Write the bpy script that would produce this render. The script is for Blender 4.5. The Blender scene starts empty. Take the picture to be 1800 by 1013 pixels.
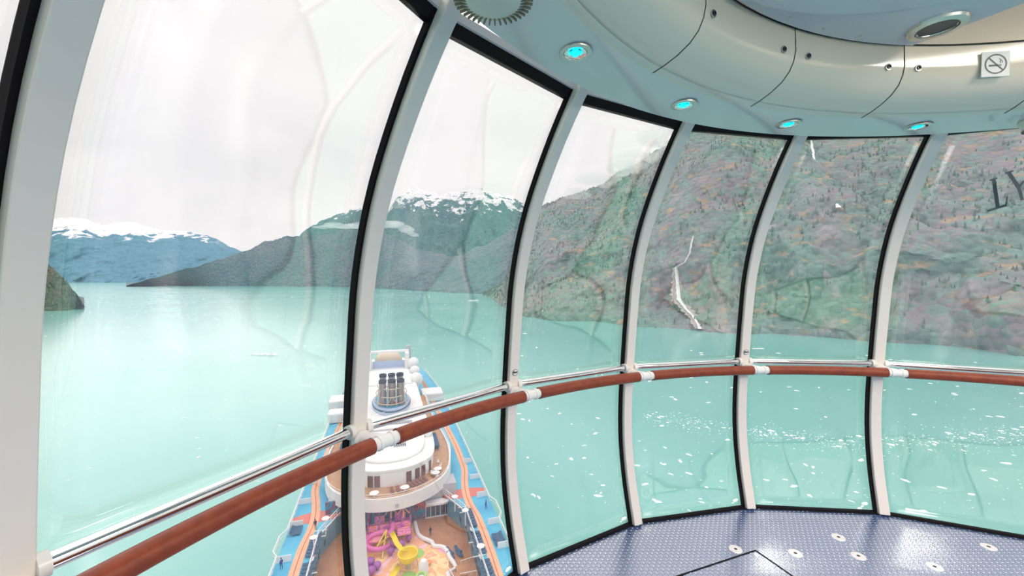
import bpy, math, random
from math import sin, cos, pi, radians, sqrt, atan2, hypot
from mathutils import Vector, noise, Matrix
from mathutils.bvhtree import BVHTree
random.seed(7)
S = bpy.context.scene
COL = S.collection

# ------------------------------------------------------------------ camera
CAM = Vector((-1.814, 0.11, 1.6))
F, PITCH = 714.0, radians(1.73)
cd = bpy.data.cameras.new('camera'); cam = bpy.data.objects.new('camera', cd); COL.objects.link(cam)
cam.location = CAM; cam.rotation_euler = (radians(90) - PITCH, 0, 0)
cd.sensor_width = 36; cd.lens = 36 * F / 1800; cd.clip_start = .02; cd.clip_end = 40000
S.camera = cam
S.view_settings.view_transform = 'Standard'; S.view_settings.look = 'None'
S.view_settings.exposure = 0.25; S.view_settings.gamma = 1; S.view_settings.use_curve_mapping = False
S.cycles.max_bounces = 8; S.cycles.diffuse_bounces = 4; S.cycles.glossy_bounces = 4
S.cycles.transparent_max_bounces = 16; S.cycles.caustics_reflective = False; S.cycles.caustics_refractive = False
S.cycles.sample_clamp_indirect = 6; S.cycles.volume_bounces = 4

# ------------------------------------------------------------------ world: overcast sky with soft grey banks
W = bpy.data.worlds.new('overcast_sky'); S.world = W; W.use_nodes = True
nt = W.node_tree; N = nt.nodes; N.clear(); L = nt.links
def nn(t, **k):
    n = N.new(t)
    for a, b in k.items(): setattr(n, a, b)
    return n
out = nn('ShaderNodeOutputWorld'); bg = nn('ShaderNodeBackground'); tc = nn('ShaderNodeTexCoord')
mp = nn('ShaderNodeMapping'); mp.inputs['Scale'].default_value = (1.0, 1.0, 3.2); L.new(tc.outputs['Generated'], mp.inputs[0])
n1 = nn('ShaderNodeTexNoise'); n1.inputs['Scale'].default_value = 2.1; n1.inputs['Detail'].default_value = 6; n1.inputs['Roughness'].default_value = .45
n1.inputs['Distortion'].default_value = .5
L.new(mp.outputs[0], n1.inputs['Vector'])
r1 = nn('ShaderNodeValToRGB'); e = r1.color_ramp.elements
e[0].position = .36; e[0].color = (.79, .745, .755, 1); e[1].position = .62; e[1].color = (.93, .865, .862, 1)
L.new(n1.outputs[0], r1.inputs[0])
sx = nn('ShaderNodeSeparateXYZ'); L.new(tc.outputs['Generated'], sx.inputs[0])
rr = nn('ShaderNodeValToRGB'); e = rr.color_ramp.elements
e[0].position = .0; e[0].color = (1, 1, 1, 1); e[1].position = .7; e[1].color = (1, 1, 1, 1)
a = e.new(.10); a.color = (.25, .25, .25, 1); a = e.new(.22); a.color = (.05, .05, .05, 1); a = e.new(.38); a.color = (.55, .55, .55, 1)
L.new(sx.outputs['Z'], rr.inputs[0])
mx = nn('ShaderNodeMixRGB'); mx.inputs['Color2'].default_value = (.96, .885, .882, 1)
L.new(rr.outputs[0], mx.inputs['Fac']); L.new(r1.outputs[0], mx.inputs['Color1'])
zr = nn('ShaderNodeMapRange'); L.new(sx.outputs['Z'], zr.inputs[0]); zr.inputs[1].default_value = .55; zr.inputs[2].default_value = .95; zr.inputs[3].default_value = 1; zr.inputs[4].default_value = 1.9
L.new(zr.outputs[0], bg.inputs['Strength'])     # an overcast sky is brightest overhead
L.new(mx.outputs[0], bg.inputs['Color']); bg.inputs['Strength'].default_value = 1.02
L.new(bg.outputs[0], out.inputs['Surface'])
W.cycles_visibility.camera = True
# veiled sun, high behind the clouds off the port quarter
sd = bpy.data.lights.new('veiled_sun', 'SUN'); sd.energy = .34; sd.angle = radians(40); sd.color = (1, .96, .92)
so = bpy.data.objects.new('veiled_sun', sd); COL.objects.link(so); so.rotation_euler = (radians(70), 0, radians(180 + 38))

# ------------------------------------------------------------------ materials
M = {}
def mat(name, col, rough=.5, metal=0, spec=.5, ior=1.5, bump=None, vary=None, coat=0, emit=None, coords='Object'):
    """bump=(scale, strength, distance)   vary=(scale, colour2, lo, hi)"""
    m = bpy.data.materials.new(name); m.use_nodes = True; t = m.node_tree; b = t.nodes['Principled BSDF']
    b.inputs['Base Color'].default_value = (*col, 1); b.inputs['Roughness'].default_value = rough
    b.inputs['Metallic'].default_value = metal; b.inputs['IOR'].default_value = ior; b.inputs['Coat Weight'].default_value = coat
    b.inputs['Specular IOR Level'].default_value = spec
    c = t.nodes.new('ShaderNodeTexCoord')
    if vary:
        n = t.nodes.new('ShaderNodeTexNoise'); n.inputs['Scale'].default_value = vary[0]; n.inputs['Detail'].default_value = 6
        t.links.new(c.outputs[coords], n.inputs['Vector'])
        r = t.nodes.new('ShaderNodeValToRGB'); r.color_ramp.elements[0].position = vary[2]; r.color_ramp.elements[1].position = vary[3]
        r.color_ramp.elements[0].color = (*col, 1); r.color_ramp.elements[1].color = (*vary[1], 1)
        t.links.new(n.outputs[0], r.inputs[0]); t.links.new(r.outputs[0], b.inputs['Base Color'])
    if bump:
        n = t.nodes.new('ShaderNodeTexNoise'); n.inputs['Scale'].default_value = bump[0]; n.inputs['Detail'].default_value = 5
        t.links.new(c.outputs[coords], n.inputs['Vector'])
        u = t.nodes.new('ShaderNodeBump'); u.inputs['Strength'].default_value = bump[1]; u.inputs['Distance'].default_value = bump[2]
        t.links.new(n.outputs[0], u.inputs['Height']); t.links.new(u.outputs[0], b.inputs['Normal'])
    if emit:
        b.inputs['Emission Color'].default_value = (*emit[0], 1); b.inputs['Emission Strength'].default_value = emit[1]
    M[name] = m; return m

mat('pillar_white', (.87, .805, .75), .28, bump=(60, .05, .002))
mat('ceiling_cream', (.92, .80, .65), .15, ior=1.6, bump=(1.4, .10, .03))
mat('ceiling_white', (.88, .81, .75), .13, ior=1.6, bump=(1.4, .10, .03))
mat('cover_grey', (.70, .67, .665), .2, bump=(2, .08, .02))
mat('black_rubber', (.004, .003, .005), .6, spec=.15)
mat('seam_dark', (.02, .02, .02), .8)
mat('chrome', (.86, .85, .86), .07, 1)
mat('steel', (.55, .54, .52), .25, 1)
mat('bracket_white', (.86, .85, .83), .3)
mat('leather', (.20, .030, .008), .42, bump=(260, .25, .0015), vary=(30, (.29, .05, .014), .35, .7))
mat('leather_dark', (.10, .014, .006), .5)
mat('sticker_white', (.8, .8, .8), .35); mat('sticker_ink', (.02, .035, .06), .4)
mat('led_cyan', (.0, .4, .5), .4, emit=((.0, .80, 1.0), 1.5))
mat('slot_tan', (.25, .20, .13), .6)
mat('steel_bright', (.85, .83, .82), .45, .6)
mat('fill_glow_drum', (.9, .88, .84), .5, emit=((1, .90, .78), 5.2))  # glow of the added fill light over mid pod
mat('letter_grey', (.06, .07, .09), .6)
mat('fill_glow_opal', (.9, .88, .84), .5, emit=((1, .93, .84), 2.0))  # glow of the added fill disc in the recess
mat('detector_plastic', (.78, .74, .62), .4); mat('dark_hole', (.02, .02, .03), .3)
mat('door_white', (.8, .8, .8), .3)
mat('ship_white', (.86, .85, .84), .5, vary=(.15, (.80, .78, .78), .4, .7))
mat('ship_grey', (.5, .5, .52), .6)  # even mid grey for vents, ducting, legs and the rear block
mat('deck_blue', (.05, .36, .60), .55, vary=(.22, (.10, .50, .68), .3, .7))
mat('deck_wood', (.42, .17, .07), .6, vary=(.5, (.52, .24, .11), .3, .7))
mat('terrace_wood', (.45, .24, .12), .6, vary=(.7, (.56, .32, .18), .3, .7))
mat('track_orange', (.80, .38, .20), .6, vary=(.3, (.86, .46, .27), .3, .7))
mat('line_red', (.45, .10, .06), .6)
mat('patch_red', (.62, .12, .08), .6, vary=(.3, (.68, .20, .15), .3, .7))
mat('door_brown', (.17, .065, .045), .5); mat('glass_dark', (.03, .05, .08), .1, ior=1.8)
mat('lounger_navy', (.03, .09, .18), .7); mat('lounger_brown', (.25, .09, .06), .7)
mat('cream_pipe', (.62, .50, .38), .5); mat('stack_black', (.02, .02, .04), .4); mat('stack_steel', (.36, .28, .26), .35, .5)
mat('funnel_blue', (.42, .52, .72), .5); mat('beige_dome', (.78, .64, .48), .5)
mat('slide_yellow', (.86, .66, .01), .25); mat('slide_pink', (.70, .14, .40), .3); mat('slide_purple', (.36, .10, .38), .35)
mat('play_orange', (.86, .30, .08), .4); mat('play_green', (.35, .62, .14), .4); mat('play_red', (.62, .06, .04), .4); mat('play_coral', (.85, .33, .22), .5)
mat('skin', (.55, .33, .24), .6); mat('cloth_black', (.02, .02, .03), .8); mat('cloth_blue', (.03, .05, .25), .8); mat('hair_dark', (.03, .02, .015), .8)
mat('ice', (.90, .93, .94), .5, bump=(.4, .5, .5))
mat('foam_white', (.92, .93, .93), .7, vary=(.08, (.75, .78, .75), .35, .7))
mat('rock', (.36, .31, .29), .8, vary=(.05, (.50, .44, .42), .3, .7), bump=(.2, 1, 2))

# splash pad floor and sea-themed wall mural: flat colour patches
def patches(name, cols, scale, rough=.5, dist=1.5):
    m = bpy.data.materials.new(name); m.use_nodes = True; t = m.node_tree; b = t.nodes['Principled BSDF']; b.inputs['Roughness'].default_value = rough
    c = t.nodes.new('ShaderNodeTexCoord'); n = t.nodes.new('ShaderNodeTexNoise'); n.inputs['Scale'].default_value = scale; n.inputs['Distortion'].default_value = dist
    n.inputs['Detail'].default_value = 2
    r = t.nodes.new('ShaderNodeValToRGB'); r.color_ramp.interpolation = 'CONSTANT'; e = r.color_ramp.elements
    e[0].color = (*cols[0], 1); e[0].position = 0; e[1].color = (*cols[-1], 1); e[1].position = .66
    for i, cc in enumerate(cols[1:-1]):
        q = e.new(.36 + .28 * i / max(1, len(cols) - 2)); q.color = (*cc, 1)
    t.links.new(c.outputs['Object'], n.inputs['Vector']); t.links.new(n.outputs[0], r.inputs[0]); t.links.new(r.outputs[0], b.inputs['Base Color'])
    M[name] = m
patches('splash_floor', [(.82, .36, .60), (.88, .50, .22), (.88, .66, .34), (.85, .42, .22), (.86, .55, .62)], .16)
patches('mural_sea', [(.02, .16, .30), (.03, .28, .42), (.16, .07, .14), (.24, .12, .22), (.04, .34, .44)], .35)
patches('play_panel', [(.75, .12, .40), (.86, .36, .20), (.60, .12, .50), (.86, .30, .40), (.85, .20, .14)], .5)

# curved safety glass: clear, faintly green, mirror share rises with the grazing angle
def glass_mat(name, f0, tint):
    m = bpy.data.materials.new(name); m.use_nodes = True; t = m.node_tree; t.nodes.clear(); K = t.nodes.new; J = t.links.new
    o = K('ShaderNodeOutputMaterial'); mi = K('ShaderNodeMixShader'); tr = K('ShaderNodeBsdfTransparent'); gl = K('ShaderNodeBsdfGlossy')
    gl.inputs['Roughness'].default_value = .012; gl.inputs['Color'].default_value = (.97, 1, .985, 1); tr.inputs['Color'].default_value = (*tint, 1)
    c = K('ShaderNodeTexCoord'); n = K('ShaderNodeTexNoise'); n.inputs['Scale'].default_value = 1.15; n.inputs['Detail'].default_value = 1.5; n.inputs['Roughness'].default_value = .4
    J(c.outputs['Object'], n.inputs['Vector']); u = K('ShaderNodeBump'); u.inputs['Strength'].default_value = .55; u.inputs['Distance'].default_value = .05
    J(n.outputs[0], u.inputs['Height']); J(u.outputs[0], gl.inputs['Normal'])
    g = K('ShaderNodeNewGeometry'); d = K('ShaderNodeVectorMath'); d.operation = 'DOT_PRODUCT'; J(g.outputs['Normal'], d.inputs[0]); J(g.outputs['Incoming'], d.inputs[1])
    ab = K('ShaderNodeMath'); ab.operation = 'ABSOLUTE'; J(d.outputs['Value'], ab.inputs[0])
    s1 = K('ShaderNodeMath'); s1.operation = 'SUBTRACT'; s1.inputs[0].default_value = 1; J(ab.outputs[0], s1.inputs[1])
    p = K('ShaderNodeMath'); p.operation = 'POWER'; J(s1.outputs[0], p.inputs[0]); p.inputs[1].default_value = 5
    q = K('ShaderNodeMath'); q.operation = 'MULTIPLY_ADD'; J(p.outputs[0], q.inputs[0]); q.inputs[1].default_value = 1 - f0; q.inputs[2].default_value = f0
    J(q.outputs[0], mi.inputs[0]); J(tr.outputs[0], mi.inputs[1]); J(gl.outputs[0], mi.inputs[2]); J(mi.outputs[0], o.inputs[0])
    M[name] = m
glass_mat('window_glass', .095, (.975, .992, .985))

# studded blue rubber floor
def floor_mat():
    m = bpy.data.materials.new('floor_rubber'); m.use_nodes = True; t = m.node_tree; b = t.nodes['Principled BSDF']; K = t.nodes.new; J = t.links.new
    b.inputs['Base Color'].default_value = (.055, .125, .30, 1); b.inputs['Roughness'].default_value = .24; b.inputs['IOR'].default_value = 4.6
    c = K('ShaderNodeTexCoord'); P = .03
    def lattice(ox, oy):
        v = K('ShaderNodeVectorMath'); v.operation = 'ADD'; J(c.outputs['Object'], v.inputs[0]); v.inputs[1].default_value = (ox, oy, 0)
        w = K('ShaderNodeVectorMath'); w.operation = 'DIVIDE'; J(v.outputs[0], w.inputs[0]); w.inputs[1].default_value = (P, P * 1.732, 1)
        f = K('ShaderNodeVectorMath'); f.operation = 'FRACTION'; J(w.outputs[0], f.inputs[0])
        s = K('ShaderNodeVectorMath'); s.operation = 'SUBTRACT'; J(f.outputs[0], s.inputs[0]); s.inputs[1].default_value = (.5, .5, 0)
        k = K('ShaderNodeVectorMath'); k.operation = 'MULTIPLY'; J(s.outputs[0], k.inputs[0]); k.inputs[1].default_value = (1, 1.732, 0)
        l = K('ShaderNodeVectorMath'); l.operation = 'LENGTH'; J(k.outputs[0], l.inputs[0]); return l.outputs['Value']
    mn = K('ShaderNodeMath'); mn.operation = 'MINIMUM'; J(lattice(0, 0), mn.inputs[0]); J(lattice(P / 2, P * .866), mn.inputs[1])
    r = K('ShaderNodeMapRange'); J(mn.outputs[0], r.inputs[0]); r.inputs[1].default_value = .33; r.inputs[2].default_value = .40; r.inputs[3].default_value = 1; r.inputs[4].default_value = 0
    u = K('ShaderNodeBump'); u.inputs['Strength'].default_value = 1; u.inputs['Distance'].default_value = .003
    J(r.outputs[0], u.inputs['Height']); J(u.outputs[0], b.inputs['Normal'])
    M['floor_rubber'] = m
floor_mat()

# glacial fjord water
def water_mat():
    m = bpy.data.materials.new('fjord_water'); m.use_nodes = True; t = m.node_tree; b = t.nodes['Principled BSDF']; K = t.nodes.new; J = t.links.new
    b.inputs['Roughness'].default_value = .2; b.inputs['IOR'].default_value = 1.6
    c = K('ShaderNodeTexCoord')
    n = K('ShaderNodeTexNoise'); n.inputs['Scale'].default_value = .0035; n.inputs['Detail'].default_value = 5; J(c.outputs['Object'], n.inputs['Vector'])
    r = K('ShaderNodeValToRGB'); e = r.color_ramp.elements; e[0].position = .35; e[0].color = (.145, .455, .40, 1); e[1].position = .68; e[1].color = (.235, .54, .485, 1)
    J(n.outputs[0], r.inputs[0]); J(r.outputs[0], b.inputs['Base Color'])
    mp = K('ShaderNodeMapping'); mp.inputs['Scale'].default_value = (.35, .8, 1); mp.inputs['Rotation'].default_value = (0, 0, .5); J(c.outputs['Object'], mp.inputs[0])
    w = K('ShaderNodeTexNoise'); w.inputs['Scale'].default_value = .5; w.inputs['Detail'].default_value = 4; J(mp.outputs[0], w.inputs['Vector'])
    u = K('ShaderNodeBump'); u.inputs['Strength'].default_value = .07; u.inputs['Distance'].default_value = .2; J(w.outputs[0], u.inputs['Height']); J(u.outputs[0], b.inputs['Normal'])
    M['fjord_water'] = m
water_mat()

# mountain sides: forest, bare rock streaks and (high up) snow; far ones haze tinted
def hill_mat(name, c1, c2, c3, cell, snow=None, rock=(.30, .27, .28), moss=None, rockpos=(.60, .70)):
    m = bpy.data.materials.new(name); m.use_nodes = True; t = m.node_tree; b = t.nodes['Principled BSDF']; K = t.nodes.new; J = t.links.new
    b.inputs['Roughness'].default_value = .9; b.inputs['Specular IOR Level'].default_value = .1
    g = K('ShaderNodeNewGeometry')
    def noise_(sc, det, off=0, stretch=None):
        src = g.outputs['Position']
        mp = K('ShaderNodeMapping'); mp.inputs['Location'].default_value = (off, off, off)
        if stretch: mp.inputs['Scale'].default_value = stretch
        J(src, mp.inputs[0]); n = K('ShaderNodeTexNoise'); n.inputs['Scale'].default_value = sc; n.inputs['Detail'].default_value = det; n.inputs['Roughness'].default_value = .6
        J(mp.outputs[0], n.inputs['Vector']); return n.outputs[0]
    def ramp(src, a_, b_, ca, cb):
        r = K('ShaderNodeValToRGB'); e = r.color_ramp.elements; e[0].position = a_; e[0].color = (*ca, 1); e[1].position = b_; e[1].color = (*cb, 1); J(src, r.inputs[0]); return r.outputs[0]
    def mix(f, a_, b_):
        x = K('ShaderNodeMixRGB'); J(f, x.inputs[0])
        for s_, v in ((1, a_), (2, b_)):
            if isinstance(v, tuple): x.inputs[s_].default_value = (*v, 1)
            else: J(v, x.inputs[s_])
        return x.outputs[0]
    base = ramp(noise_(cell * .06, 8, 3), .40, .58, c1, c2)
    vo = K('ShaderNodeTexVoronoi'); vo.inputs['Scale'].default_value = cell; J(g.outputs['Position'], vo.inputs['Vector'])
    sp = K('ShaderNodeSeparateColor'); J(vo.outputs['Color'], sp.inputs[0])
    base = mix(ramp(sp.outputs[0], .45, .95, (0, 0, 0), (.8, .8, .8)), base, c3)
    if moss: base = mix(ramp(noise_(cell * .35, 4, 50, (1, 1, 2.2)), .57, .66, (0, 0, 0), (.85, .85, .85)), base, moss)
    base = mix(ramp(noise_(cell * .22, 7, 20, (1, 1, .45)), rockpos[0], rockpos[1], (0, 0, 0), (.9, .9, .9)), base, rock)
    if snow:
        sz = K('ShaderNodeSeparateXYZ'); J(g.outputs['Position'], sz.inputs[0])
        h = K('ShaderNodeMapRange'); J(sz.outputs[2], h.inputs[0]); h.inputs[1].default_value = snow[0]; h.inputs[2].default_value = snow[1]; h.inputs[3].default_value = -.28; h.inputs[4].default_value = .30
        ad = K('ShaderNodeMath'); J(noise_(snow[2], 9, 7, (1, 1, 1.6)), ad.inputs[0]); J(h.outputs[0], ad.inputs[1])
        base = mix(ramp(ad.outputs[0], .50, .54, (0, 0, 0), (1, 1, 1)), base, (.95, .93, .94))
    J(base, b.inputs['Base Color'])
    u = K('ShaderNodeBump'); u.inputs['Strength'].default_value = .9; u.inputs['Distance'].default_value = .5 / cell; u.invert = True
    J(vo.outputs['Distance'], u.inputs['Height']); J(u.outputs[0], b.inputs['Normal'])
    M[name] = m
hill_mat('slope_near', (.15, .26, .215), (.31, .26, .275), (.21, .34, .29), .085, rock=(.38, .34, .355), moss=(.47, .33, .20))
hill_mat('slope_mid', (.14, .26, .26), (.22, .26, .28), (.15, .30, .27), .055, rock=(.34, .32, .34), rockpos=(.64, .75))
hill_mat('slope_dark', (.12, .21, .23), (.20, .24, .27), (.14, .25, .25), .04, rock=(.28, .28, .31), rockpos=(.64, .74))  # bluish distance haze mixed into the hill colours
hill_mat('snow_range', (.10, .27, .37), (.12, .30, .39), (.11, .28, .37), .012, snow=(380, 950, .0045), rock=(.14, .30, .39))  # forest and rock colours tinted blue for distance haze
hill_mat('snow_peak', (.12, .24, .26), (.14, .27, .27), (.13, .27, .25), .03, snow=(600, 1750, .006), rock=(.25, .31, .36))  # teal of distance haze worked into the base colours
hill_mat('headland', (.10, .15, .11), (.22, .20, .15), (.15, .22, .15), .09, rock=(.33, .27, .29))

# ------------------------------------------------------------------ mesh helpers
class MB:
    def __init__(s): s.v = []; s.f = []; s.mi = []; s.cur = 0
    def add(s, vs, fs):
        o = len(s.v); s.v += [tuple(v) for v in vs]; s.f += [tuple(i + o for i in f) for f in fs]; s.mi += [s.cur] * len(fs); return s
    def box(s, c, d, rz=0, tilt=None):
        x, y, z = d[0] / 2, d[1] / 2, d[2] / 2
        R = Matrix.Rotation(rz, 3, 'Z')
        if tilt: R = R @ Matrix.Rotation(tilt, 3, 'X')
        vs = [Vector(c) + R @ Vector((a * x, b * y, e * z)) for a in (-1, 1) for b in (-1, 1) for e in (-1, 1)]
        return s.add(vs, [(0, 1, 3, 2), (4, 6, 7, 5), (0, 4, 5, 1), (2, 3, 7, 6), (0, 2, 6, 4), (1, 5, 7, 3)])
    def frame(s, P, i):
        a = Vector(P[max(i - 1, 0)]); b = Vector(P[min(i + 1, len(P) - 1)]); t = (b - a).normalized()
        up = Vector((0, 0, 1)) if abs(t.z) < .95 else Vector((1, 0, 0)); n = t.cross(up).normalized(); return n, n.cross(t).normalized()
    def tube(s, P, r, n=12, closed=False, caps=True):
        m = len(P); vs = []
        for i, p in enumerate(P):
            if closed:
                t = (Vector(P[(i + 1) % m]) - Vector(P[i - 1])).normalized(); up = Vector((0, 0, 1)) if abs(t.z) < .95 else Vector((1, 0, 0)); a = t.cross(up).normalized(); b = a.cross(t)
            else: a, b = s.frame(P, i)
            rr_ = r[i] if isinstance(r, (list, tuple)) else r
            vs += [Vector(p) + (a * cos(2 * pi * k / n) + b * sin(2 * pi * k / n)) * rr_ for k in range(n)]
        fs = [(i % m * n + k, i % m * n + (k + 1) % n, (i + 1) % m * n + (k + 1) % n, (i + 1) % m * n + k) for i in range(m if closed else m - 1) for k in range(n)]
        if caps and not closed: fs += [tuple(range(n))[::-1], tuple(range((m - 1) * n, m * n))]
        return s.add(vs, fs)
    def lathe(s, prof, n=48, c=(0, 0, 0), a0=0, a1=2 * pi, T=None):
        full = abs(a1 - a0 - 2 * pi) < 1e-6; k = n if full else n + 1; vs = []
        for i in range(k):
            a = a0 + (a1 - a0) * i / n
            for (r, z) in prof:
                p = Vector((r * cos(a), r * sin(a), z)); p = (T @ p) if T else p; vs.append(p + Vector(c))
        m = len(prof); fs = [(i * m + j, i * m + j + 1, (i + 1) % k * m + j + 1, (i + 1) % k * m + j) for i in range(n) for j in range(m - 1)]
        return s.add(vs, fs)
    def prism(s, pts, z0, z1):
        n = len(pts); vs = [(x, y, z0) for x, y in pts] + [(x, y, z1) for x, y in pts]
        return s.add(vs, [tuple(range(n))[::-1], tuple(range(n, 2 * n))] + [(i, (i + 1) % n, n + (i + 1) % n, n + i) for i in range(n)])
    def strip(s, A, B):
        n = len(A); return s.add(list(A) + list(B), [(i, i + 1, n + i + 1, n + i) for i in range(n - 1)])
    def ball(s, c, r, sc=(1, 1, 1), n=10):
        vs = []; fs = []
        for i in range(n + 1):
            for j in range(2 * n):
                a = pi * i / n; b = pi * j / n
                vs.append((c[0] + r * sc[0] * sin(a) * cos(b), c[1] + r * sc[1] * sin(a) * sin(b), c[2] + r * sc[2] * cos(a)))
        for i in range(n):
            for j in range(2 * n): fs.append((i * 2 * n + j, (i + 1) * 2 * n + j, (i + 1) * 2 * n + (j + 1) % (2 * n), i * 2 * n + (j + 1) % (2 * n)))
        return s.add(vs, fs)
    def build(s, name, mats, parent=None, smooth=False, bevel=0):
        me = bpy.data.meshes.new(name); me.from_pydata(s.v, [], s.f)
        for m_ in (mats if isinstance(mats, (list, tuple)) else [mats]): me.materials.append(M[m_])
        if s.cur: me.polygons.foreach_set('material_index', s.mi)
        import bmesh
        b = bmesh.new(); b.from_mesh(me); bmesh.ops.remove_doubles(b, verts=b.verts, dist=1e-5); bmesh.ops.recalc_face_normals(b, faces=b.faces); b.to_mesh(me); b.free()
        if smooth: me.polygons.foreach_set('use_smooth', [True] * len(me.polygons))
        o = bpy.data.objects.new(name, me); COL.objects.link(o)
        if parent: o.parent = parent
        if bevel:
            k = o.modifiers.new('bevel', 'BEVEL'); k.width = bevel; k.segments = 2; k.limit_method = 'ANGLE'
        if smooth:
            try: me.set_sharp_from_angle(angle=radians(40))
            except Exception: pass
        return o
def tag(o, label=None, cat=None, group=None, kind=None):
    for k, v in (('label', label), ('category', cat), ('group', group), ('kind', kind)):
        if v: o[k] = v
    return o
def empty(name, loc=(0, 0, 0), rz=0, parent=None):
    o = bpy.data.objects.new(name, None); COL.objects.link(o); o.location = loc; o.rotation_euler = (0, 0, rz); o.empty_display_size = .1
    if parent: o.parent = parent
    return o
def dup(o, parent=None):
    c = o.copy(); COL.objects.link(c); c.parent = parent
    for k in [x for x in ALLKIDS(o)]: dup(k, c)
    return c
def ALLKIDS(o): return [x for x in list(COL.objects) if x.parent == o]
def pol(r, a, z=0): return Vector((r * cos(a), r * sin(a), z))
def ray(u, v):
    X = (u - 900) / F; V = -(v - 506.5) / F; c, s = cos(PITCH), sin(PITCH); return Vector((X, c + s * V, -s + c * V))
def on_z(u, v, z): d = ray(u, v); return CAM + d * ((z - CAM.z) / d.z)

# ------------------------------------------------------------------ the pod
NB = 21; D = 2 * pi / NB
def seal_az(k): return radians(111.26 + (4 - k) * 360 / NB)
PW, PD = .060, .057
def rg(z):   # glass radius at height z above the floor
    hz = [(-.05, 2.868), (0, 2.880), (.25, 2.950), (.5, 2.993), (.75, 3.000), (1.0, 2.983), (1.3, 2.955), (1.6, 2.915), (1.9, 2.82), (2.2, 2.655), (2.45, 2.475), (2.6, 2.34)]
    for (a, ra), (b, rb) in zip(hz, hz[1:]):
        if z <= b: 
            i = hz.index((a, ra)); p = [hz[max(i - 1, 0)], hz[i], hz[i + 1], hz[min(i + 2, len(hz) - 1)]]
            t = (z - a) / (b - a); m0 = (p[2][1] - p[0][1]) / max(p[2][0] - p[0][0], 1e-6) * (b - a); m1 = (p[3][1] - p[1][1]) / max(p[3][0] - p[1][0], 1e-6) * (b - a)
            return (2 * t**3 - 3 * t**2 + 1) * ra + (t**3 - 2 * t**2 + t) * m0 + (-2 * t**3 + 3 * t**2) * rb + (t**3 - t**2) * m1
    return hz[-1][1]
ZT = 2.422
ZS = [ZT * i / 30 for i in range(31)]
def local_to(az, r, t, z): return pol(r, az, z) + Vector((-sin(az), cos(az), 0)) * t   # t = tangential, positive = counter-clockwise
def pil_az(k): return seal_az(k) - .0215 / 2.95

mb = MB(); mb.prism([tuple(pol(2.90, seal_az(k) - .012)[:2]) for k in range(NB)][::-1], -.06, 0)
fl = tag(mb.build('floor', 'floor_rubber'), 'studded glossy blue rubber floor of the viewing pod', kind='structure')
mb = MB(); mb.lathe([(2.9, -.06), (2.75, -.25), (2.2, -.5), (0, -.62)], 84)
tag(mb.build('trim_1', 'ship_white', smooth=True), 'white underside shell of the viewing pod', kind='structure')

tn = 2
for k in range(NB):
    az = pil_az(k); mb = MB(); rows = []
    zs = ZS + [2.56]
    for i, z in enumerate(zs):
        ro = rg(z); dz = .01; nx = Vector((1, -(rg(z + dz) - rg(z - dz)) / (2 * dz))).normalized()
        for t, d in ((-PW / 2, 0), (PW / 2, 0), (PW / 2, PD), (-PW / 2, PD)):
            mb.v.append(tuple(local_to(az, ro + .004 - d * nx.x, t, z - d * nx.y if i else max(z - d * nx.y, 0))))
    n = len(zs)
    for i in range(n - 1):
        for j in range(4): mb.f.append((i * 4 + j, i * 4 + (j + 1) % 4, i * 4 + 4 + (j + 1) % 4, i * 4 + 4 + j)); mb.mi.append(0)
    mb.f += [(3, 2, 1, 0), tuple((n - 1) * 4 + j for j in range(4))]; mb.mi += [0, 0]
    o = mb.build('trim_%d' % tn, 'pillar_white', bevel=.004); tn += 1
    tag(o, 'white curved window pillar', kind='structure')
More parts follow.
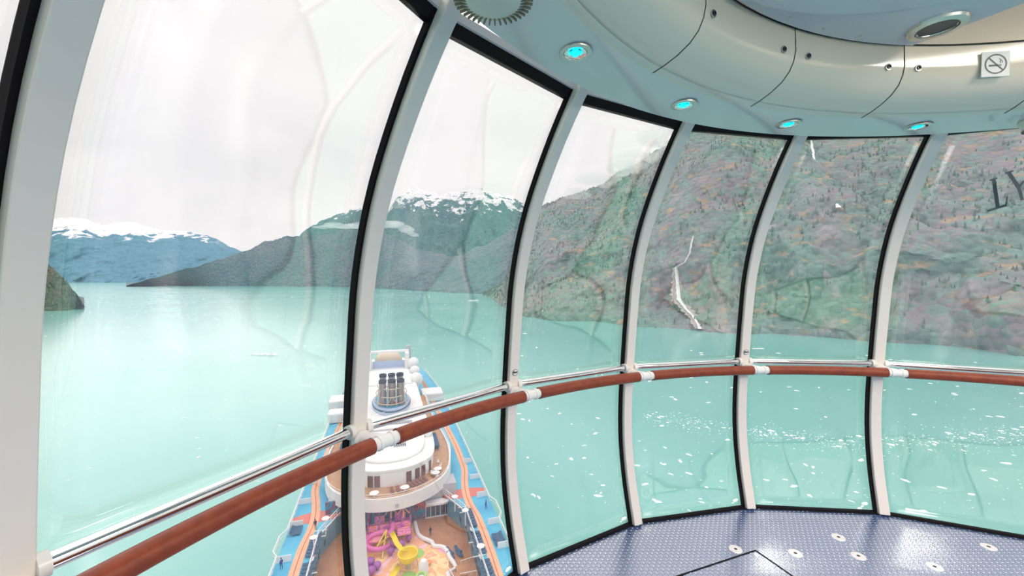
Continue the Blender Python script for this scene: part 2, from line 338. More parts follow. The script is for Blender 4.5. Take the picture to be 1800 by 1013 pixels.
# glass panes with their black rubber gaskets
for k in range(NB):
    a0 = seal_az(k) - PW / 2.95 - .020; a1 = seal_az(k + 1) ; w = empty('window_%d' % (k + 1)); tag(w, kind='structure')
    A = seal_az(k); B = seal_az(k + 1)
    e0, e1 = pil_az(k), pil_az(k + 1)
    mb = MB(); nc = 6
    for z in ZS:
        p, q = pol(rg(z), e0, z), pol(rg(z), e1, z)
        for j in range(nc + 1): mb.v.append(tuple(p.lerp(q, j / nc)))
    m1 = nc + 1
    for i in range(len(ZS) - 1):
        for j in range(nc): mb.f.append((i * m1 + j, i * m1 + j + 1, (i + 1) * m1 + j + 1, (i + 1) * m1 + j)); mb.mi.append(0)
    g = mb.build('pane', 'window_glass', w, smooth=True)
    md = g.modifiers.new('thick', 'SOLIDIFY'); md.thickness = .014; md.offset = -1
    # gasket: left and right strips hug the pillars, plus bottom and top strips
    mb = MB()
    def gs(f, z, d): 
        p, q = pol(rg(z), e0, z), pol(rg(z), e1, z); u = (q - p); ln = u.length; nrm = pol(1, (e0 + e1) / 2)
        return p + u * (f / ln if f >= 0 else 1 + f / ln) - nrm * d
    SW = .016
    for f0_, f1_ in ((.004, PW / 2 - .003), (-(PW / 2 + SW), -(PW / 2 - .002))):
        vs = []
        for z in ZS: vs += [gs(f0_, z, -.002), gs(f1_, z, -.002), gs(f1_, z, .022), gs(f0_, z, .022)]
        n = len(ZS); fs = [(i * 4 + j, i * 4 + (j + 1) % 4, i * 4 + 4 + (j + 1) % 4, i * 4 + 4 + j) for i in range(n - 1) for j in range(4)] + [(3, 2, 1, 0), tuple((n - 1) * 4 + j for j in range(4))]
        mb.add(vs, fs)
    for z0, z1 in ((.0, .016), (ZT - .03, ZT)):
        vs = []
        for z in (z0, z1): vs += [gs(.02, z, -.003), gs(-.02, z, -.003), gs(-.02, z, .020), gs(.02, z, .020)]
        mb.add(vs, [(0, 1, 2, 3), (7, 6, 5, 4), (0, 4, 5, 1), (1, 5, 6, 2), (2, 6, 7, 3), (3, 7, 4, 0)])
    mb.build('gasket', 'black_rubber', w)
    mb = MB(); vs = []
    for z in (ZT, ZT + .018): vs += [gs(.03, z, -.02), gs(-.03, z, -.02), gs(-.03, z, .03), gs(.03, z, .03)]
    mb.add(vs, [(0, 1, 2, 3), (7, 6, 5, 4), (0, 4, 5, 1), (1, 5, 6, 2), (2, 6, 7, 3), (3, 7, 4, 0)])
    mb.build('header', 'pillar_white', w)

# chrome bars, one per bay, at waist height against the glass
ZB = 1.6 - .625
BAY = {0: 'far left foreground', 1: 'large left', 2: 'second', 3: 'third', 4: 'fourth', 5: 'fifth', 6: 'far right'}
chrome_txt = {0: 'chrome safety bar left of the largest pillar', 1: 'chrome safety bar crossing the big left pane, longest in view', 2: 'chrome safety bar in the pane showing the funnel',
              3: 'chrome safety bar just right of the pane showing the ship deck', 4: 'chrome safety bar under the pane with the waterfall', 5: 'chrome safety bar in the pane right of the waterfall pane',
              6: 'chrome safety bar in the pane at the right edge'}
for k in range(0, 7):
    r0 = rg(ZB) - .040; a, b = pol(r0, pil_az(k), ZB + .026), pol(r0, pil_az(k + 1), ZB + .026); u = (b - a).normalized()
    bar = MB().tube([a + u * .045, b - u * .045], .019, 20).build('safety_bar', 'chrome', smooth=True)
    tag(bar, chrome_txt[k], 'safety bar', 'chrome safety bars between the pillars')
    for p, s_ in ((a, 1), (b, -1)): MB().tube([p + u * s_ * .030, p + u * s_ * .050], .027, 20).build('end_flange', 'bracket_white', bar, smooth=True)

# leather-wrapped handrail: one continuous rail carried by brackets on the pillars
RR = 2.838; hr = empty('handrail', (0, 0, ZB - .010)); tag(hr, 'brown leather wrapped handrail running round the pod on white brackets', 'handrail')
for k in range(NB):
    aj = seal_az(k) - .0225 + (.035 if k == 1 else 0); ak = seal_az(k + 1) - .0225 + (.035 if k == 0 else 0)
    m = MB(); P = [pol(RR, aj + (ak - aj) * (t / 16) - (0.022 if t == 0 else 0) + (.022 if t == 16 else 0), -.002) for t in range(17)]
    m.tube(P, .031, 20); m.tube(P[:1] + [P[0].lerp(P[1], .12)], .0318, 20); m.build('grip', 'leather', hr, smooth=True)
    m = MB(); q = [pol(RR, aj + d, -.002) for d in (-.025, -.0125, 0, .0125, .025)]
    m.tube(q, .025, 20)
    for d in (-.010, .010): m.tube([pol(RR, aj + d - .0022, -.002), pol(RR, aj + d + .0022, -.002)], .029, 20)
    c = m.build('collar', 'bracket_white', hr, smooth=True)
    m = MB(); m.tube([pol(RR, aj, -.002), pol(rg(ZB) - PD + .01, pil_az(k), .0)], .026, 20); m.tube([pol(rg(ZB) - PD - .012, pil_az(k), 0), pol(rg(ZB) - PD + .008, pil_az(k), 0)], .036, 20)
    m.build('bracket', 'bracket_white', hr, smooth=True)

# ---- ceiling ring, recess wall, dome, roof
lip = [(2.335, 2.372), (2.33, 2.352), (2.20, 2.354), (2.10, 2.362), (2.05, 2.371), (2.0, 2.386), (1.955, 2.408), (1.925, 2.436), (1.908, 2.47), (1.90, 2.51), (1.905, 2.60)]
mb = MB(); mb.lathe(lip[:4], 168); mb.cur = 1; mb.lathe(lip[3:], 168)
mb.cur = 0; mb.lathe([(2.335, 2.372), (2.36, 2.44), (2.40, 2.60)], 168); mb.cur = 1
mb.lathe([(1.905, 2.60), (1.90, 2.95), (1.6, 3.02), (0, 3.04)], 168)
ce = tag(mb.build('ceiling', ['ceiling_white', 'ceiling_cream'], smooth=True), 'glossy white curved ceiling ring with a raised recess', kind='structure')
mb = MB(); mb.lathe([(2.41, 2.58), (2.40, 2.64), (2.2, 3.0), (1.2, 3.25), (0, 3.3)], 84)
tag(mb.build('trim_24', 'ship_white', smooth=True), kind='structure')
mb = MB(); cs = [radians(110.6 + 17.143 * i) for i in range(-6, 8)]
def along(prof, az, w, off):
    A = []; B = []
    for i, (r, z) in enumerate(prof):
        a_ = prof[max(i - 1, 0)]; b_ = prof[min(i + 1, len(prof) - 1)]; t = Vector((b_[0] - a_[0], b_[1] - a_[1])).normalized(); nx, nz = -abs(t.y), -abs(t.x)
        A.append(local_to(az, r + nx * off, -w / 2, z + nz * off)); B.append(local_to(az, r + nx * off, w / 2, z + nz * off))
    return A, B
for az in cs: mb.strip(*along(lip[3:], az, .0045, .0012))
for r_, z_ in ((2.063, 2.3665), (1.9035, 2.60)):
    w_ = .0022 if r_ > 2 else .006
    A = [pol(r_ - .0015, radians(a), z_ - w_ / 2 - .001) for a in range(0, 361, 3)]; B = [pol(r_ - .0015 + (w_ if r_ > 2 else 0), radians(a), z_ + (w_ / 2 if r_ < 2 else -.001)) for a in range(0, 361, 3)]
    mb.strip(A, B)
mb.build('seam', 'seam_dark', ce)
# grey central ceiling cover, a sector with a straight edge
mb = MB(); e0a = radians(92.6); cov = [tuple(pol(1.885, radians(a))[:2]) for a in range(93, 236, 3)] + [(.22, -.9), (.70, .30)]
mb.prism(cov, 2.585, 2.61); cv = mb.build('ceiling_cover', 'cover_grey', bevel=.004)
tag(cv, 'smooth grey ceiling cover panel filling the recess overhead', 'ceiling panel')
mb = MB(); ell = [(-.62 + .52 * cos(t) * 1.25, 1.18 + .47 * sin(t)) for t in [2 * pi * i / 40 for i in range(40)]]
mb.prism(ell, 2.565, 2.586); mb.build('reflection_step', 'cover_grey', cv, bevel=.012)  # added oval step standing in for a dark reflection on the cover
for a in range(96, 150, 6): MB().lathe([(0, 2.5835), (.006, 2.5835), (.007, 2.587)], 10, pol(1.85, radians(a))).build('screw', 'steel', cv)
vc = Vector((-.135, 1.745, 2.585)); vent = empty('ceiling_spotlight', vc); tag(vent, 'large recessed round spotlight with a dark barrel in the grey ceiling cover', 'spotlight')
MB().lathe([(.062, -.002), (.064, -.012), (.088, -.009), (.092, 0)], 40).build('bezel', 'steel', vent, smooth=True)
MB().lathe([(.063, -.006), (.058, .01), (.045, .02)], 40).build('reflector', 'chrome', vent, smooth=True)
MB().lathe([(.058, -.004), (0, -.003)], 40).build('lens', 'dark_hole', vent, smooth=True)

# added fill lights, unseen: glowing drum mid pod, smaller disc in the recess
lp_ = empty('added_fill_drum', (.2, -.25, 2.425)); tag(lp_, 'large round glowing fill light added unseen over the middle of the pod', 'lamp')
MB().lathe([(1.3, 0), (1.3, .05), (1.0, .12), (.3, .16)], 64).build('rim', 'steel', lp_, smooth=True); MB().lathe([(1.0, .0), (1.0, -.15), (.96, -.17), (0, -.17)], 64).build('diffuser', 'fill_glow_drum', lp_, smooth=True)
ld = bpy.data.lights.new('added_ceiling_fill', 'AREA'); ld.shape = 'DISK'; ld.size = 1.8; ld.energy = 55; ld.color = (1, .90, .84)
lo = bpy.data.objects.new('added_ceiling_fill', ld); COL.objects.link(lo); lo.location = (.2, -.25, 2.24)
ld = bpy.data.lights.new('added_recess_fill', 'AREA'); ld.shape = 'DISK'; ld.size = .8; ld.energy = 20; ld.color = (1, .93, .86)
lo = bpy.data.objects.new('added_recess_fill', ld); COL.objects.link(lo); lo.location = (1.1, .6, 2.96)
lc = empty('added_recess_disc', (1.1, .6, 2.99)); tag(lc, 'round glowing fill disc added unseen in the recess right of the grey cover', 'lamp')
MB().lathe([(.42, 0), (.42, .03), (.38, .05)], 48).build('rim', 'steel', lc, smooth=True); MB().lathe([(.4, .02), (0, .02)], 48).build('diffuser', 'fill_glow_opal', lc)

# panel bolts
bolt_names = [(126.2, 'panel bolt nearest the left ceiling seam'), (112.7, 'panel bolt left of the middle ceiling seam'), (108.4, 'panel bolt right of the middle ceiling seam'),
              (95.75, 'panel bolt left of the seam below the round spotlight'), (91.6, 'panel bolt between the right seam and the no smoking sign')]
bp = None
for az, lb in bolt_names:
    a = radians(az)
    if bp is None:
        bp = empty('panel_bolt'); T = Matrix.Rotation(-pi / 2, 3, 'Y')
        MB().lathe([(.0135, 0), (.0135, .004), (.009, .0045)], 20, T=T).build('washer', 'steel', bp, smooth=True)
        MB().lathe([(.009, .003), (.0085, .008), (.004, .0085), (.0038, .004), (0, .004)], 16, T=T).build('socket_head', 'dark_hole', bp, smooth=True)
        o = bp
    else: o = dup(bp)
    o.location = pol(1.9012, a, 2.50); o.rotation_euler = (0, 0, a); tag(o, lb, 'bolt', 'steel bolts on the ceiling panels')

# no-smoking sign
sg = empty('no_smoking_sign', pol(1.893, radians(82.3), 2.505), radians(82.3)); tag(sg, 'small white no smoking sign on the cream ceiling panel', 'sign')
MB().box((0, 0, 0), (.004, .105, .105)).build('plate', 'sticker_white', sg)
mb = MB(); T = Matrix.Rotation(-pi / 2, 3, 'Y')
mb.lathe([(.036, .0025), (.042, .0025)], 40, T=T)
def seg(p, q, w, x=-.0026):
    p = Vector(p); q = Vector(q); u = (q - p).normalized(); n_ = Vector((-u.y, u.x)) * w / 2
    return [(x, *(p + n_)), (x, *(q + n_)), (x, *(q - n_)), (x, *(p - n_))]
# sign's local y runs to the viewer's left
mb.add(seg((.028, .028), (-.028, -.028), .006), [(0, 1, 2, 3)])
mb.add(seg((.026, -.006), (-.010, -.006), .008), [(0, 1, 2, 3)])
for a_, b_ in (((-.014, -.010), (-.014, -.002)), ((-.019, -.010), (-.019, -.002)), ((-.019, .004), (-.014, .010)), ((-.014, .010), (-.020, .016)), ((-.020, .016), (-.012, .022)), ((-.024, .004), (-.022, .014))):
    mb.add(seg(a_, b_, .0028), [(0, 1, 2, 3)])
mb.build('symbol', 'sticker_ink', sg)

# cyan downlights in the soffit
dl = None
for az, lb in ((136.8, 'cyan LED downlight nearest the camera, leftmost of the row'), (118.8, 'second cyan LED downlight from the left in the ceiling ring'),
               (101.6, 'cyan LED downlight above the waterfall pane, third from the left'), (83.9, 'rightmost cyan LED downlight in the ceiling ring')):
    a = radians(az)
    if dl is None:
        dl = empty('downlight')
        MB().lathe([(.055, 0), (.054, -.004), (.040, -.005), (.037, -.001)], 40).build('trim_ring', 'steel', dl, smooth=True)
        MB().lathe([(.038, -.004), (.030, -.0015), (.022, -.001)], 40).build('reflector', 'chrome', dl, smooth=True)
        m = MB()
        for j in range(4): m.lathe([(0, -.006), (.009, -.0055), (.0115, -.001)], 16, (.0125 * cos(j * pi / 2 + .6), .0125 * sin(j * pi / 2 + .6), 0))
        m.build('led', 'led_cyan', dl, smooth=True); MB().lathe([(0, -.0012), (.024, -.0012)], 24).build('lens', 'dark_hole', dl)
        o = dl
    else: o = dup(dl)
    o.location = pol(2.195, a, 2.3535); o.rotation_euler = (0, 0, a); tag(o, lb, 'downlight', 'cyan downlights in the ceiling ring')

# loudspeaker / detector domes on the soffit
def dome(az, r, lb):
    d = empty('ceiling_speaker', pol(r, radians(az), 2.352)); tag(d, lb, 'speaker')
    MB().lathe([(.115, 0), (.115, -.012), (.105, -.02)], 48).build('base_ring', 'detector_plastic', d, smooth=True)
    m = MB(); m.lathe([(.105, -.02), (.09, -.042), (.05, -.056), (0, -.06)], 48); m.build('dome', 'detector_plastic', d, smooth=True)
    m = MB()
    for j in range(40):
        a = 2 * pi * j / 40; m.box((.085 * cos(a), .085 * sin(a), -.046), (.034, .004, .006), a)
    m.build('slot', 'slot_tan', d)
dome(147.8, 2.20, 'round slotted ceiling speaker at the upper left above the left panes')
dome(69.6, 2.20, 'round slotted ceiling speaker at the right edge of the ceiling')

# round stickers on the pillars
def sticker(k, z, lb, R=.032):
    az = pil_az(k); r = rg(z) - PD - .001; s = empty('round_sticker', pol(r, az, z), az); tag(s, lb, 'sticker', 'round stickers on the pillars')
    T = Matrix.Rotation(-pi / 2, 3, 'Y')
    MB().lathe([(R, 0), (R, .0012), (0, .0012)], 40, T=T).build('disc', 'sticker_white', s)
    m = MB(); m.lathe([(R * .86, .0018), (R * .98, .0018)], 40, T=T)
    pts = [(R * .85, R * .0), (R * .55, R * .28), (0, R * .18), (-R * .5, R * .42), (-R * .83, R * .30), (-R * .86, -.1 * R), (-R * .5, -.1 * R), (-R * .45, -R * .5), (-R * .3, -.1 * R), (0, -R * .18), (R * .1, -R * .45), (R * .22, -R * .15), (R * .45, -R * .2)]
    m.add([(-.0018, -x, y) for x, y in pts], [tuple(range(len(pts)))]); m.build('symbol', 'sticker_ink', s)
sticker(1, .965, 'large round black and white sticker low on the leftmost pillar', .033)
sticker(3, 1.075, 'small round sticker on the pillar right of the ship', .018)
sticker(5, 1.07, 'small round sticker on the pillar right of the waterfall', .018)

# reflected letters, put on the rightmost pane as solid grey strokes
def pane_pt(k, u, v):
    d = ray(u, v); e0, e1 = pil_az(k), pil_az(k + 1); nrm = pol(1, (e0 + e1) / 2); lo_, hi = .1, 9
    for _ in range(50):
        t = (lo_ + hi) / 2; p = CAM + d * t
        if p.xy.dot(nrm.xy) > rg(p.z) * cos((e0 - e1) / 2) - .016: hi = t
        else: lo_ = t
    return CAM + d * lo_
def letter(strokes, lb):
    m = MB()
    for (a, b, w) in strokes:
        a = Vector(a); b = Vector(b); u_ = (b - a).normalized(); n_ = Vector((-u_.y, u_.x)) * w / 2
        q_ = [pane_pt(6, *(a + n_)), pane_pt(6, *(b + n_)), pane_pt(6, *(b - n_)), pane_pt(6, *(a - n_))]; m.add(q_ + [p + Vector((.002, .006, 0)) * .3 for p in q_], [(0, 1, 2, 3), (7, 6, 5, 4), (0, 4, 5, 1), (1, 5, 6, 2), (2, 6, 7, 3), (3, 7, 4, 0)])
    o = m.build('reflected_letter', 'letter_grey'); return tag(o, lb, 'lettering', 'reflected lettering set on the right pane')
letter([((1747, 316), (1754, 364), 7), ((1740, 317), (1753, 313), 2.5), ((1736, 371), (1768, 361), 4), ((1768, 363), (1771, 345), 3)], 'grey letter L standing in for a reflection in the right edge pane')
letter([((1773, 303), (1791, 330), 7), ((1800, 318), (1791, 330), 4), ((1791, 330), (1797, 352), 6), ((1767, 305), (1781, 300), 2.5)], 'grey letter Y standing in for a reflection, cut by the picture edge')

# floor fittings
fp = None
for (x, y), lb in (((.183, 2.547), 'round metal floor fastener farthest from the camera'), ((-.181, 2.404), 'round metal floor fastener right of the hatch corner'),
               ((-.506, 2.439), 'round metal floor fastener lying on the dark stripe left of the hatch corner'), ((.163, 2.381), 'round metal floor fastener beside the right dark stripe'),
               ((.509, 2.295), 'round metal floor fastener at the bottom, second from the right'), ((.998, 2.459), 'rightmost round metal floor fastener')):
    if fp is None:
        fp = empty('floor_fastener'); MB().lathe([(.036, 0), (.034, .003), (.012, .003), (.011, .002), (0, .002)], 32).build('disc', 'steel_bright', fp, smooth=True)
        MB().lathe([(0, .0034), (.008, .0034), (.009, .002)], 12).build('screw', 'dark_hole', fp); o = fp
    else: o = dup(fp)
    o.location = (x, y, 0); tag(o, lb, 'floor fastener', 'metal floor fasteners')
h = empty('floor_hatch', (-.36, 2.0, 0)); tag(h, 'square floor hatch outlined in black in the blue floor', 'hatch')
c0 = Vector((-.393, 2.434)); d1 = (Vector((-.831, 2.269)) - c0).normalized(); d2 = Vector((-d1.y, d1.x)); d2 = -d2 if d2.y > 0 else d2
pts = [c0, c0 + d1 * .62, c0 + d1 * .62 + d2 * .6, c0 + d2 * .6]
m = MB(); inn = []
cen = (pts[0] + pts[2]) / 2
def fr(m, pts, w, z):
    q = []
    for i in range(4):
        u = (pts[(i + 1) % 4] - pts[i]).normalized(); v_ = (pts[i - 1] - pts[i]).normalized(); q.append(pts[i] + (u + v_) * w)
    for i in range(4): j = (i + 1) % 4; m.add([(*pts[i], z), (*pts[j], z), (*q[j], z), (*q[i], z)], [(0, 1, 2, 3)])
P3 = [p - Vector((-.36, 2.0)) for p in pts]
fr(m, P3, .010, .0015); m.build('frame', 'black_rubber', h)
for p in P3:
    q = p + (Vector(((cen - Vector((-.36, 2.0))) - p)).normalized() * .045); MB().lathe([(0, .003), (.011, .003), (.013, 0)], 14, (*q, 0)).build('screw', 'steel_bright', h)
c0 = Vector((-.905, 2.236)); m = MB(); pts = [c0 - Vector((-.36, 2.0)), c0 + d1 * .3 - Vector((-.36, 2.0)), c0 + d1 * .3 + d2 * .3 - Vector((-.36, 2.0)), c0 + d2 * .3 - Vector((-.36, 2.0))]
fr(m, pts, .010, .0016); h2 = m.build('floor_hatch', 'black_rubber'); h2.location = (-.36, 2.0, 0); tag(h2, 'small hatch corner at the bottom edge left of the square hatch', 'hatch')

# unseen lifting arm outside, invented shape added for pale reflections
arm = empty('unseen_lifting_arm', (.6, -3.4, 0)); tag(arm, 'large white steel lifting arm added unseen behind the pod for reflections', 'crane arm')
ZSEA = CAM.z - 90
m = MB(); m.box((0, -.3, .2), (1.5, .7, 1.2)); m.build('mount', 'ship_white', arm, bevel=.1)
m = MB(); m.add([(-.9, -.6, .9), (.9, -.6, .9), (.9, -.6, -.9), (-.9, -.6, -.9), (-2, -42, -34), (2, -42, -34), (2, -42, -39), (-2, -42, -39)], [(0, 1, 2, 3), (7, 6, 5, 4), (0, 4, 5, 1), (1, 5, 6, 2), (2, 6, 7, 3), (3, 7, 4, 0)])
m.build('boom', 'ship_white', arm)
# ================================================================== outside: sea, mountains, ice
mb = MB(); R0 = [0, 60, 200, 600, 2000, 6000, 18000]
mb.lathe([(r, 0) for r in R0], 96)
sea = mb.build('sea_surface', 'fjord_water'); sea.location = (0, 0, ZSEA); tag(sea, 'flat turquoise glacial fjord water', kind='structure')

def fbm(p, o=5):
    return noise.fractal(p, 1.0, 2.1, o, noise_basis='PERLIN_ORIGINAL')
def interp(tab, x):
    if x <= tab[0][0]: return tab[0][1:]
    for a, b in zip(tab, tab[1:]):
        if x <= b[0]:
            t = (x - a[0]) / (b[0] - a[0]); t2 = t * t * (3 - 2 * t) * .5 + t * .5; return tuple(p + (q - p) * t2 for p, q in zip(a[1:], b[1:]))
    return tab[-1][1:]
def az_x(u): return atan2(u - 900, F)       # bearing east of the view axis
HILLS = {}
def mountain(name, tab, material, label, nu=260, nv=70, amp=.1, nsc=.004, back=1.6, prof=1.0, seed=0, rid=.012, cat='mountain'):
    """tab rows: bearing in deg right of the view axis, shore distance, ridge distance, ridge elevation in px above horizon"""
    tab = [tuple(map(float, r)) for r in tab]; u0, u1 = tab[0][0], tab[-1][0]; vs = []; fs = []
    rows = nv + 24
    for i in range(nu + 1):
        b = u0 + (u1 - u0) * i / nu; sd_, rd, el = interp(tab, b); br = radians(b); d = Vector((sin(br), cos(br)))
        H = rd * el * cos(br) / F + 90
        for j in range(rows + 1):
            if j <= nv:
                t = j / nv; dist = sd_ + (rd - sd_) * t; h = H * (t ** prof * .75 + (.25 * sin(t * pi / 2)))
                k = sin(pi * min(t, 1)) ** .6 if t < 1 else 0
            else:
                t = 1 + (j - nv) / 24 * (back - 1); dist = rd * t; h = H * (1 - ((t - 1) / (back - 1)) ** .8); k = .3
            x = CAM.x + d.x * dist; y = CAM.y + d.y * dist
            p = Vector((x * nsc + seed, y * nsc, seed * .3)); nz = fbm(p) ; n2 = fbm(p * 6 + Vector((9, 9, 9)), 4)
            ht = h + H * amp * nz * (k + .12) + H * rid * n2 * (t > .03)
            if j == 0: ht = -6
            if j == rows: ht = -20
            jig = fbm(Vector((x * nsc * 3, y * nsc * 3, 5.5))) * (rd - sd_) * .05 * (1 - min(t, 1)) if j < nv else 0
            vs.append((x - d.x * jig, y - d.y * jig, ZSEA + ht))
    m_ = rows + 1
    for i in range(nu):
        for j in range(rows): fs.append((i * m_ + j, i * m_ + j + 1, (i + 1) * m_ + j + 1, (i + 1) * m_ + j))
    m = MB(); m.v = vs; m.f = fs; m.mi = [0] * len(fs)
    o = m.build(name, material, smooth=True)
    HILLS[label] = (vs, fs); return tag(o, label, cat)
def X(u): return math.degrees(az_x(u))
def row(u, ys, dr, yr):      # pixel column, shoreline y, ridge distance, ridge y
    c = cos(az_x(u)); return (X(u), 90 * F / (ys - 484.9) / c, dr / c, (484.9 - yr) * 1.0)
rows_ = [row(-300, 497, 7400, 380), row(60, 497, 7400, 385), row(105, 497, 7400, 383), row(130, 497, 7400, 382), row(155, 497, 7400, 385), row(180, 497, 7400, 397), row(215, 497, 7400, 392), row(240, 497, 7400, 391), row(270, 497, 7400, 402), row(295, 497, 7400, 405),
         row(335, 497, 7300, 409), row(360, 497, 7300, 414), row(380, 497, 7200, 420), row(410, 497, 7100, 436), row(450, 498, 7000, 455), row(520, 500, 6800, 484)]
mountain('snowy_mountain', rows_, 'snow_range', 'distant mountain range in haze blue with a snow covered top, far left', nu=300, nv=90, amp=.10, nsc=.0012, seed=3, rid=.02)
rows_ = [row(222, 502, 3300, 501.8), row(240, 502, 3300, 497), row(270, 502, 3400, 489), row(330, 502.5, 3500, 472), row(390, 503, 3600, 456), row(430, 503, 3700, 440), row(470, 503.5, 3700, 425), row(500, 504, 3700, 415), row(540, 504, 3700, 411), row(620, 505, 3600, 404),
         row(680, 508, 3300, 412), row(740, 512, 3000, 440), row(800, 515, 2800, 452), row(850, 517, 2700, 432), row(900, 520, 2600, 405), row(960, 525, 2500, 400), row(1040, 530, 2400, 470)]
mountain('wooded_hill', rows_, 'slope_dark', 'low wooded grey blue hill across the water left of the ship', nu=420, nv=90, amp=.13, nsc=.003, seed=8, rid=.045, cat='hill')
rows_ = [row(500, 497, 6800, 440), row(545, 497, 6800, 402), row(570, 497, 6800, 388), row(600, 497, 6800, 374), row(640, 497, 6800, 366), row(680, 497, 6800, 372), row(700, 497, 6800, 350), row(715, 497, 6800, 338), row(732, 497, 6800, 328), row(752, 497, 6800, 338), row(775, 497, 6800, 344), row(800, 497, 6800, 339),
         row(830, 497, 6800, 336), row(848, 497, 6800, 333), row(866, 497, 6800, 342), row(890, 497, 6800, 345), row(925, 497, 6800, 362), row(960, 497, 6700, 375), row(1040, 497, 6700, 420)]
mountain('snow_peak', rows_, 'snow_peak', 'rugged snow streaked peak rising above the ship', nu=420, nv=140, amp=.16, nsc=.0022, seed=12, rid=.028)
rows_ = [row(850, 520, 1900, 515), row(885, 540, 1800, 500), row(905, 553, 1750, 440), row(930, 559, 1700, 385), row(960, 563, 1700, 358), row(1000, 566, 1700, 345), row(1050, 569, 1650, 330), row(1100, 573, 1600, 298), row(1160, 577, 1550, 262), row(1200, 580, 1500, 236), row(1250, 583, 1450, 222),
         row(1320, 586, 1400, 202), row(1420, 592, 1300, 190), row(1560, 603, 1200, 182), row(1700, 615, 1150, 182), row(1800, 625, 1100, 182), row(2100, 640, 1050, 150), row(3000, 650, 1000, 100)]
mountain('steep_mountainside', rows_, 'slope_near', 'steep wooded mountainside with bare rock filling the right panes', nu=620, nv=240, amp=.13, nsc=.0035, seed=21, prof=.85, rid=.018)
rows_ = [(-110, 2400, 3200, 90), (-95, 1900, 2600, 150), (-75, 1250, 1700, 100), (-62, 1000, 1300, 40), (-54, 1130, 1250, 50), (-50.5, 1120, 1200, 40), (-48.9, 1085, 1140, 22), (-47.6, 1060, 1090, -12), (-46.9, 1060, 1080, -50)]
rows_ = [(-110, 2400, 3200, 150), (-80, 1600, 2200, 150), (-60, 1150, 1700, 120)] + [row(u, ys, dr, yr) for u, ys, dr, yr in ((-150, 548, 1200, 380), (20, 548, 1180, 440), (80, 547, 1150, 464), (100, 547, 1130, 478), (118, 546, 1110, 496), (133, 544, 1090, 515), (143, 541, 1080, 530), (147, 540, 1080, 539))]
mountain('headland', rows_, 'headland', 'small dark wooded headland at the left edge of the water', nu=260, nv=60, amp=.22, nsc=.012, seed=30, rid=.10, cat='headland')
# unseen rear shore behind the pod, added for light and reflections
rows_ = [(112, 1500, 2600, 200), (135, 2600, 4000, 150), (160, 4600, 6500, 90), (190, 4600, 6500, 90), (215, 3000, 4200, 140), (235, 2000, 3200, 190)]
mountain('unseen_rear_mountain', rows_, 'slope_mid', 'wooded mountain added unseen behind the pod for reflections', nu=120, nv=24, amp=.12, nsc=.002, seed=40)

def hit(label_key, u, v):
    t = TREES[label_key]; r = t.ray_cast(CAM, ray(u, v).normalized()); return r[0]
TREES = {k: BVHTree.FromPolygons([Vector(p) for p in v[0]], v[1]) for k, v in HILLS.items() if 'steep' in k or 'low wooded' in k}
KST = [k for k in TREES if 'steep' in k][0]; KLW = [k for k in TREES if 'low' in k][0]
# waterfall and its bare rock bed
wf = [(1219, 415), (1215, 430), (1212, 447), (1203, 462), (1188, 470), (1190, 490), (1192, 510), (1193, 526), (1204, 541), (1218, 556), (1228, 572), (1231, 580)]
wd = [1.0, 1.6, 1.3, 1.3, 2.4, 3.0, 3.2, 3.4, 2.6, 1.8, 2, 3]
def ribbon(pts, wid, name, material, lift, parent=None, jit=0):
    P = []
    for (u, v), w in zip(pts, wid):
        p = hit(KST, u, v)
        if p: P.append((p, w))
    Q = []
    for (a, wa), (b, wb) in zip(P, P[1:]):
        for t in range(6): Q.append((a.lerp(b, t / 6), wa + (wb - wa) * t / 6))
    L_ = []; R_ = []
    for i, (p, w) in enumerate(Q):
        r_ = p - CAM; side = Vector((r_.y, -r_.x, 0)).normalized(); to = (CAM - p).normalized()
        w2 = w * (1 + jit * noise.noise(Vector((i * .7, 3, 1)))); c_ = p + to * lift + side * jit * 3 * noise.noise(Vector((i * .5, 0, 2)))
        L_.append(c_ - side * w2); R_.append(c_ + side * w2)
    mid = [(a + b) / 2 + (CAM - (a + b) / 2).normalized() * 2.5 for a, b in zip(L_, R_)]
    m = MB(); m.strip(L_, mid); m.strip(mid, R_); o = m.build(name, material, parent, smooth=True); return o
wfo = ribbon(wf, wd, 'waterfall', 'foam_white', 9, jit=.5); tag(wfo, 'thin white waterfall zigzagging down the wooded mountainside', 'waterfall')
ribbon(wf[4:], [6, 9, 12, 13, 11, 9, 9, 8], 'rock_bed', 'rock', 4, wfo, jit=.7)
w2 = ribbon([(1425, 240), (1428, 262), (1432, 285)], [1.5, 3, 1.5], 'waterfall', 'foam_white', 9, jit=.6); tag(w2, 'short white cascade high in the pane right of the waterfall', 'waterfall')
w3 = ribbon([(1470, 358), (1476, 366)], [2, 4], 'snow_patch', 'foam_white', 9, jit=.8); tag(w3, 'small white snow patch on the mountainside', 'snow patch')

